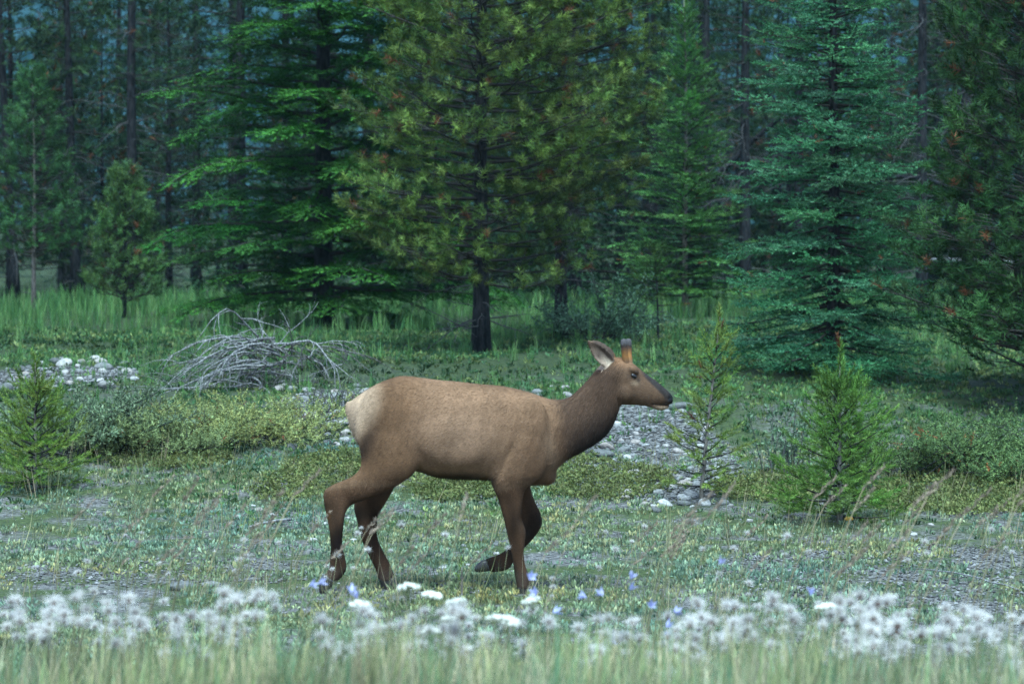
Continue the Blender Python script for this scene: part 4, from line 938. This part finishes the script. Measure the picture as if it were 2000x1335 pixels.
    n = len(body.vertices); co = np.zeros(n * 3, np.float32); body.vertices.foreach_get('co', co); co = co.reshape(-1, 3).astype(float)
    ed = np.zeros(len(body.edges) * 2, np.int32); body.edges.foreach_get('vertices', ed); ed = ed.reshape(-1, 2)
    deg = np.bincount(ed.ravel(), minlength=n).astype(float)[:, None]; fx, fy = 1000 + (co[:, 0] - .45) * 300, 1155 - co[:, 2] * 300
    lam_t = np.clip((955 - fy) / 60, 0, 1) * np.clip((1160 - fx) / 60, 0, 1)                     # the trunk takes far more smoothing than legs and head
    for it in range(60):
        lam = .5 * (lam_t if it >= 5 else 1.0) * np.ones(n); acc = np.zeros((n, 3))
        for c in range(3): acc[:, c] = np.bincount(ed[:, 0], co[ed[:, 1], c], n) + np.bincount(ed[:, 1], co[ed[:, 0], c], n)
        co += lam[:, None] * (acc / np.maximum(deg, 1) - co)
    body.vertices.foreach_set('co', co.astype(np.float32).ravel()); body.update()
    no = np.zeros(n * 3, np.float32); body.vertices.foreach_get('normal', no); no = no.reshape(-1, 3).astype(float)
    def sstep0(a, b, x): t = np.clip((x - a) / (b - a), 0, 1); return t * t * (3 - 2 * t)
    # subtle muscle and fold relief
    wx = co - OFF
    relief = .003 * snoise(co, 7, 2) * (co[:, 2] > .75) + .0006 * snoise(co, 26, 12)
    ppx = 1000 + (wx[:, 0]) * 300; ppy = 1155 - (wx[:, 2]) * 300
    scap = -.004 * np.exp(-((ppx - (1078 - (ppy - 790) * .06)) / 7) ** 2) * (ppy > 790) * (ppy < 900)            # groove before the shoulder
    flank = -.012 * np.exp(-((ppx - (832 - (ppy - 830) * .12)) / 13) ** 2 - ((ppy - 850) / 60) ** 2)
    elbow = -.009 * np.exp(-((ppx - (975 + (925 - ppy) * .45)) / 7) ** 2) * sstep0(840, 880, ppy) * sstep0(942, 920, ppy)
    ridge = .006 * np.exp(-((ppx - (1068 + (ppy - 880) * .12)) / 8) ** 2 - ((ppy - 880) / 40) ** 2)
    mouth = -.006 * np.exp(-((ppy - (789 - (ppx - 1300) * -.02)) / 2.2) ** 2) * (ppx > 1270) * (ppx < 1312)
    nost = -.008 * np.exp(-((ppx - 1307) / 4) ** 2 - ((ppy - 776) / 3.5) ** 2)
    co2 = co + no * (.004 + .003 * sstep0(940, 980, ppy) + relief + (scap + flank + elbow + ridge) * (np.abs(co[:, 1]) > .05) + mouth + nost)[:, None]
    body.vertices.foreach_set('co', co2.astype(np.float32).ravel())
    # coat colours
    def sstep(a, b, x): t = np.clip((x - a) / (b - a), 0, 1); return t * t * (3 - 2 * t)
    def mix(C, col, m): return C * (1 - m[:, None]) + np.array(col) * m[:, None]
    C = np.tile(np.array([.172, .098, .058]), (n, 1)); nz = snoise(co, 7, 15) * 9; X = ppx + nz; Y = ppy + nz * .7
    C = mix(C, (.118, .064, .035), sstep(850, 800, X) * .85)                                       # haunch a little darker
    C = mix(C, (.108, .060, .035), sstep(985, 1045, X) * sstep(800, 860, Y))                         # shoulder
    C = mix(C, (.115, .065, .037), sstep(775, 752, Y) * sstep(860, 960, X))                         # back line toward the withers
    rump = sstep(748, 700, X + (Y - 800) * .30) * sstep(905, 850, Y) * sstep(728, 760, Y)
    C = mix(C, (.36, .25, .17), rump)
    C = mix(C, (.035, .022, .016), np.exp(-((X - (726 + (Y - 850) * -.18)) / 15) ** 2) * sstep(800, 855, Y) * sstep(915, 880, Y) * .85)       # dark bar before the rump
    nk = sstep(1070, 1112, X - (Y - 840) * .10) * sstep(1245, 1195, X)
    C = mix(C, (.066, .039, .026), nk); C = mix(C, (.013, .010, .009), nk * sstep(5, 66, (X - 1130) * .62 + (Y - 800) * .72))
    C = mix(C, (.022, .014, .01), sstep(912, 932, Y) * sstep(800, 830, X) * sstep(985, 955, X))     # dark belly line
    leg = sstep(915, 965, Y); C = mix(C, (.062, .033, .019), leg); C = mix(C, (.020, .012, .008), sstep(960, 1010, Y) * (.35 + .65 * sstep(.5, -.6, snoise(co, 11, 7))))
    C = mix(C, (.16, .085, .04), np.exp(-((X - 652) / 9) ** 2) * sstep(985, 1010, Y) * sstep(1075, 1030, Y) * .8)
    C = mix(C, (.05, .034, .026), sstep(1098, 1125, Y) * .8)
    C = mix(C, (.17, .11, .07), sstep(930, 955, Y) * sstep(955, 945, Y) * .3)
    head = sstep(1190, 1212, X) * sstep(800, 792, Y); C = mix(C, (.092, .054, .034), head)
    C = mix(C, (.075, .045, .03), head * sstep(1215, 1195, X))
    C = mix(C, (.19, .10, .055), sstep(722, 706, Y) * head * .8)
    hx, hy = ppx, ppy
    C = mix(C, (.020, .019, .020), sstep(1248, 1262, hx) * sstep(-1, 7, 742 + (hx - 1262) * .98 - hy) * .92)      # dark bridge of the nose
    C = mix(C, (.03, .024, .022), sstep(1292, 1302, hx) * sstep(789, 783, hy) * .8)
    C = mix(C, (.012, .012, .014), sstep(1302, 1308, hx) * sstep(788, 782, hy))                                           # nose pad
    C = mix(C, (.30, .21, .14), sstep(1270, 1280, hx) * sstep(790, 794, hy) * sstep(1312, 1305, hx))                        # chin
    C = mix(C, (.012, .009, .008), np.exp(-((hy - (788.5 - (1292 - hx) * .08)) / 1.5) ** 2) * sstep(1270, 1276, hx) * sstep(1312, 1308, hx) * .9)      # mouth line
    C = mix(C, (.22, .15, .10), np.exp(-((hx - 1240) / 8) ** 2 - ((hy - 746) / 5) ** 2) * .8)                              # below the eye
    C = mix(C, (.03, .022, .018), np.exp(-((hx - 1246) / 3.5) ** 2 - ((hy - 741) / 5) ** 2) * .9)                            # tear line
    C = mix(C, (.016, .011, .009), np.exp(-((hx - 1237) / 9) ** 2 - ((hy - 733) / 5.5) ** 2) * .9)
    earm = (hy < 719 - (hx - 1182) * .9) * (hx < 1199) * (hy < 721) > 0
    ec = np.tile(np.array([.13, .085, .06]), (n, 1)); inner = sstep(.1, .7, -no[:, 1] * np.sign(-co[:, 1]))
    along = np.clip(((1192 - hx) + (711 - hy)) / 93., 0, 1); across = (hx - 1192) * .707 - (hy - 711) * .707
    ec = mix(ec, (.34, .25, .19), inner * sstep(.95, .2, along)); ec = mix(ec, (.10, .07, .055), inner * np.exp(-((along - .45) / .18) ** 2 - ((across + 5) / 5) ** 2) * .9)
    ec = mix(ec, (.50, .40, .30), inner * sstep(.5, .1, along) * np.exp(-((across - 1) / 5) ** 2)); ec = mix(ec, (.05, .035, .028), sstep(5, 9, across) * .95)
    C = np.where(earm[:, None], ec, C)
    C *= (1 + sstep(940, 1000, Y) * .45 * snoise(co * np.array([1, 1, .22]), 42, 21))[:, None]
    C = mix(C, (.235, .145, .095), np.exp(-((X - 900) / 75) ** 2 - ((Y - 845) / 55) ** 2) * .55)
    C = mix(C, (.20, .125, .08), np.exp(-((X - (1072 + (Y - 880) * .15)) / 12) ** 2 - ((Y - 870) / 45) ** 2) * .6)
    C *= (1 + .10 * snoise(co, 18, 3) + .07 * snoise(co, 60, 13))[:, None]
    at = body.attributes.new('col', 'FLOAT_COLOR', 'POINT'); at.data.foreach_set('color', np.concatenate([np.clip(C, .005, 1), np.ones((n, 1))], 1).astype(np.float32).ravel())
    body.polygons.foreach_set('use_smooth', np.ones(len(body.polygons), bool))
    m, t, b = new_mat('elk coat'); a_ = N(t, 'ShaderNodeAttribute', attribute_name='col')
    tc = N(t, 'ShaderNodeTexCoord'); mp = N(t, 'ShaderNodeMapping'); mp.inputs['Scale'].default_value = (45, 90, 90); mp.inputs['Rotation'].default_value = (0, .5, 0)
    ns = N(t, 'ShaderNodeTexNoise'); ns.inputs['Scale'].default_value = 1.6; ns.inputs['Detail'].default_value = 4; t.links.new(tc.outputs['Object'], mp.inputs[0]); t.links.new(mp.outputs[0], ns.inputs['Vector'])
    mr = N(t, 'ShaderNodeMapRange'); mr.inputs[1].default_value = .3; mr.inputs[2].default_value = .7; mr.inputs[3].default_value = .78; mr.inputs[4].default_value = 1.2; t.links.new(ns.outputs[0], mr.inputs[0])
    vm = N(t, 'ShaderNodeVectorMath', operation='SCALE'); t.links.new(a_.outputs['Color'], vm.inputs[0]); t.links.new(mr.outputs[0], vm.inputs['Scale']); t.links.new(vm.outputs[0], b.inputs['Base Color'])
    bp = N(t, 'ShaderNodeBump'); bp.inputs['Strength'].default_value = .35; bp.inputs['Distance'].default_value = .004; t.links.new(ns.outputs[0], bp.inputs['Height']); t.links.new(bp.outputs[0], b.inputs['Normal'])
    b.inputs['Roughness'].default_value = .75; b.inputs['Specular IOR Level'].default_value = .06; b.inputs['Sheen Weight'].default_value = .0; b.inputs['Sheen Roughness'].default_value = .5
    body.materials.clear(); body.materials.append(m); body.name = 'body'
    bo = obj('body', body, root)
    # short coat hairs
    body.calc_loop_triangles(); nt_ = len(body.loop_triangles); tri = np.zeros(nt_ * 3, np.int32); body.loop_triangles.foreach_get('vertices', tri); tri = tri.reshape(-1, 3)
    p0, p1, p2 = co2[tri[:, 0]], co2[tri[:, 1]], co2[tri[:, 2]]; fn = np.cross(p1 - p0, p2 - p0); ar = np.linalg.norm(fn, axis=1); fn = unit(fn)
    r = np.random.default_rng(5); NH = 60000; k = r.choice(nt_, NH, p=ar / ar.sum()); u, v = r.uniform(0, 1, NH), r.uniform(0, 1, NH); sw = u + v > 1; u[sw], v[sw] = 1 - u[sw], 1 - v[sw]
    P = p0[k] + (p1[k] - p0[k]) * u[:, None] + (p2[k] - p0[k]) * v[:, None]; nn = fn[k]
    hpx = 1000 + (P[:, 0] - .45) * 300; hpy = 1155 - P[:, 2] * 300
    flow = np.tile(np.array([-1., 0, -.55]), (NH, 1)); onneck = (hpx > 1080) & (hpx < 1215); flow[onneck] = [-.45, 0, -1]; flow[hpy > 930] = [0, 0, -1]; flow[hpx > 1215] = [-1, 0, .35]
    flow = unit(flow - nn * (flow * nn).sum(1)[:, None] + r.normal(0, .18, (NH, 3))); dirn = unit(flow + nn * r.uniform(.12, .4, NH)[:, None])
    ln = np.where(onneck, r.uniform(.02, .042, NH), r.uniform(.012, .024, NH)); ln[hpx > 1215] *= .4; ln[hpy > 960] *= .6; ln[(hpx < 1200) & (hpy < 722) & (hpx > 1140)] *= .35
    sdv = unit(np.cross(dirn, nn)) * .0012
    Vh = np.stack([P + sdv, P - sdv, P + dirn * ln[:, None]], 1); Ch = np.clip(C[tri[k, 0]], .005, 1) * r.uniform(.65, 1.4, (NH, 1))
    ho = obj('coat_hair', Geo().add(Vh.reshape(-1, 3), np.arange(3 * NH).reshape(-1, 3), np.repeat(Ch, 3, 0)).mesh('coat_hair', False, foliage_mat('coat hair', .7, .05, .05, .05, 6)), root); ho['kind'] = 'stuff'
    # eyes
    me_, te, be = new_mat('dark eye'); be.inputs['Base Color'].default_value = (.008, .007, .008, 1); be.inputs['Roughness'].default_value = .22
    for sgn in (-1, 1):
        V, F = ell(1236.5, 733, sgn * .0775, .021, .011, .0135, -.45); obj('eye', Geo().add(V, F).mesh('eye', True, me_), root)
    # antlers in velvet
    ma, ta, ba = new_mat('antler velvet'); tc = N(ta, 'ShaderNodeTexCoord'); sx = N(ta, 'ShaderNodeSeparateXYZ'); ta.links.new(tc.outputs['Object'], sx.inputs[0])
    nz_ = N(ta, 'ShaderNodeTexNoise'); nz_.inputs['Scale'].default_value = 60; ta.links.new(tc.outputs['Object'], nz_.inputs['Vector'])
    z0, z1 = W(1222, 706)[2], W(1222, 664)[2]; mr = N(ta, 'ShaderNodeMapRange'); mr.inputs[1].default_value = z0; mr.inputs[2].default_value = z1; ta.links.new(sx.outputs[2], mr.inputs[0])
    ad = N(ta, 'ShaderNodeMath', operation='MULTIPLY_ADD'); ad.inputs[1].default_value = .3; ta.links.new(nz_.outputs[0], ad.inputs[0]); ta.links.new(mr.outputs[0], ad.inputs[2])
    rp = N(ta, 'ShaderNodeValToRGB'); e = rp.color_ramp.elements; e[0].position = .1; e[0].color = (.12, .07, .045, 1); e[1].position = 1.0; e[1].color = (.06, .055, .058, 1); e.new(.4).color = (.26, .12, .04, 1); e.new(.68).color = (.12, .06, .03, 1); e.new(.88).color = (.03, .022, .02, 1)
    ta.links.new(ad.outputs[0], rp.inputs[0]); ta.links.new(rp.outputs[0], ba.inputs['Base Color']); ba.inputs['Roughness'].default_value = .7; ba.inputs['Specular IOR Level'].default_value = .1
    for y0, y1, dx in ((-.04, -.055, 0), (.04, .055, 7)):
        P = np.array([W(1224 + dx, 724, y0 * .6), W(1222 + dx, 708, y0 * .85), W(1220 + dx * 1.2, 692, (y0 + y1) / 2), W(1218.5 + dx * 1.4, 678, y1), W(1217.5 + dx * 1.5, 668, y1), W(1217.5 + dx * 1.5, 663, y1), W(1217.5 + dx * 1.5, 661, y1)])
        obj('antler', Geo().add(*tube(P, [.028, .024, .021, .0215, .0215, .017, .006], 14)).mesh('antler', True, ma), root)
    # hooves: two toes each
    mh, th_, bh = new_mat('dark hoof'); bh.inputs['Base Color'].default_value = (.022, .019, .017, 1); bh.inputs['Roughness'].default_value = .45
    for secs, yc in (([((636, 1117), (658, 1130)), ((629, 1126), (652, 1139)), ((626, 1140), (642, 1149)), ((627, 1152), (634, 1153))], -.145), ([((738, 1134), (768, 1131)), ((741, 1143), (775, 1141)), ((743, 1156), (783, 1155))], .14),
                     ([((1011, 1142), (1040, 1139)), ((1012, 1150), (1047, 1148)), ((1013, 1164), (1055, 1163))], -.125), ([((950, 1096), (957, 1117)), ((940, 1098), (948, 1119)), ((930, 1106), (936, 1120)), ((926, 1114), (928, 1119))], .125)):
        G2 = Geo()
        for q in (-1, 1): G2.add(*loft([(*s_, (.015, .0155, .014, .007)[i], yc + q * .0135) for i, s_ in enumerate(secs)], 12, 3, 2.4))
        obj('hoof', G2.mesh('hoof', True, mh), root)
    return root
build_elk()

# ------------------------------------------------------------------ the air
def haze():
    V = np.array([[x, y, z] for x in (-280, 280) for y in (-75, 350) for z in (-2, 95.)], float); F = np.array([[0, 1, 3], [0, 3, 2], [4, 6, 7], [4, 7, 5], [0, 4, 5], [0, 5, 1], [2, 3, 7], [2, 7, 6], [0, 2, 6], [0, 6, 4], [1, 5, 7], [1, 7, 3]])
    m = bpy.data.materials.new('pale blue air'); m.use_nodes = True; t = m.node_tree; t.nodes.remove(t.nodes['Principled BSDF'])
    pv = t.nodes.new('ShaderNodeVolumePrincipled'); pv.inputs['Color'].default_value = (.35, .80, 1, 1); pv.inputs['Density'].default_value = .00012; pv.inputs['Anisotropy'].default_value = 0
    t.links.new(pv.outputs[0], t.nodes['Material Output'].inputs['Volume'])
    o = obj('haze', Geo().add(V, F).mesh('haze', False, m)); o['kind'] = 'stuff'; o['label'] = 'thin blue evening haze filling the valley'; o['category'] = 'haze'
haze()
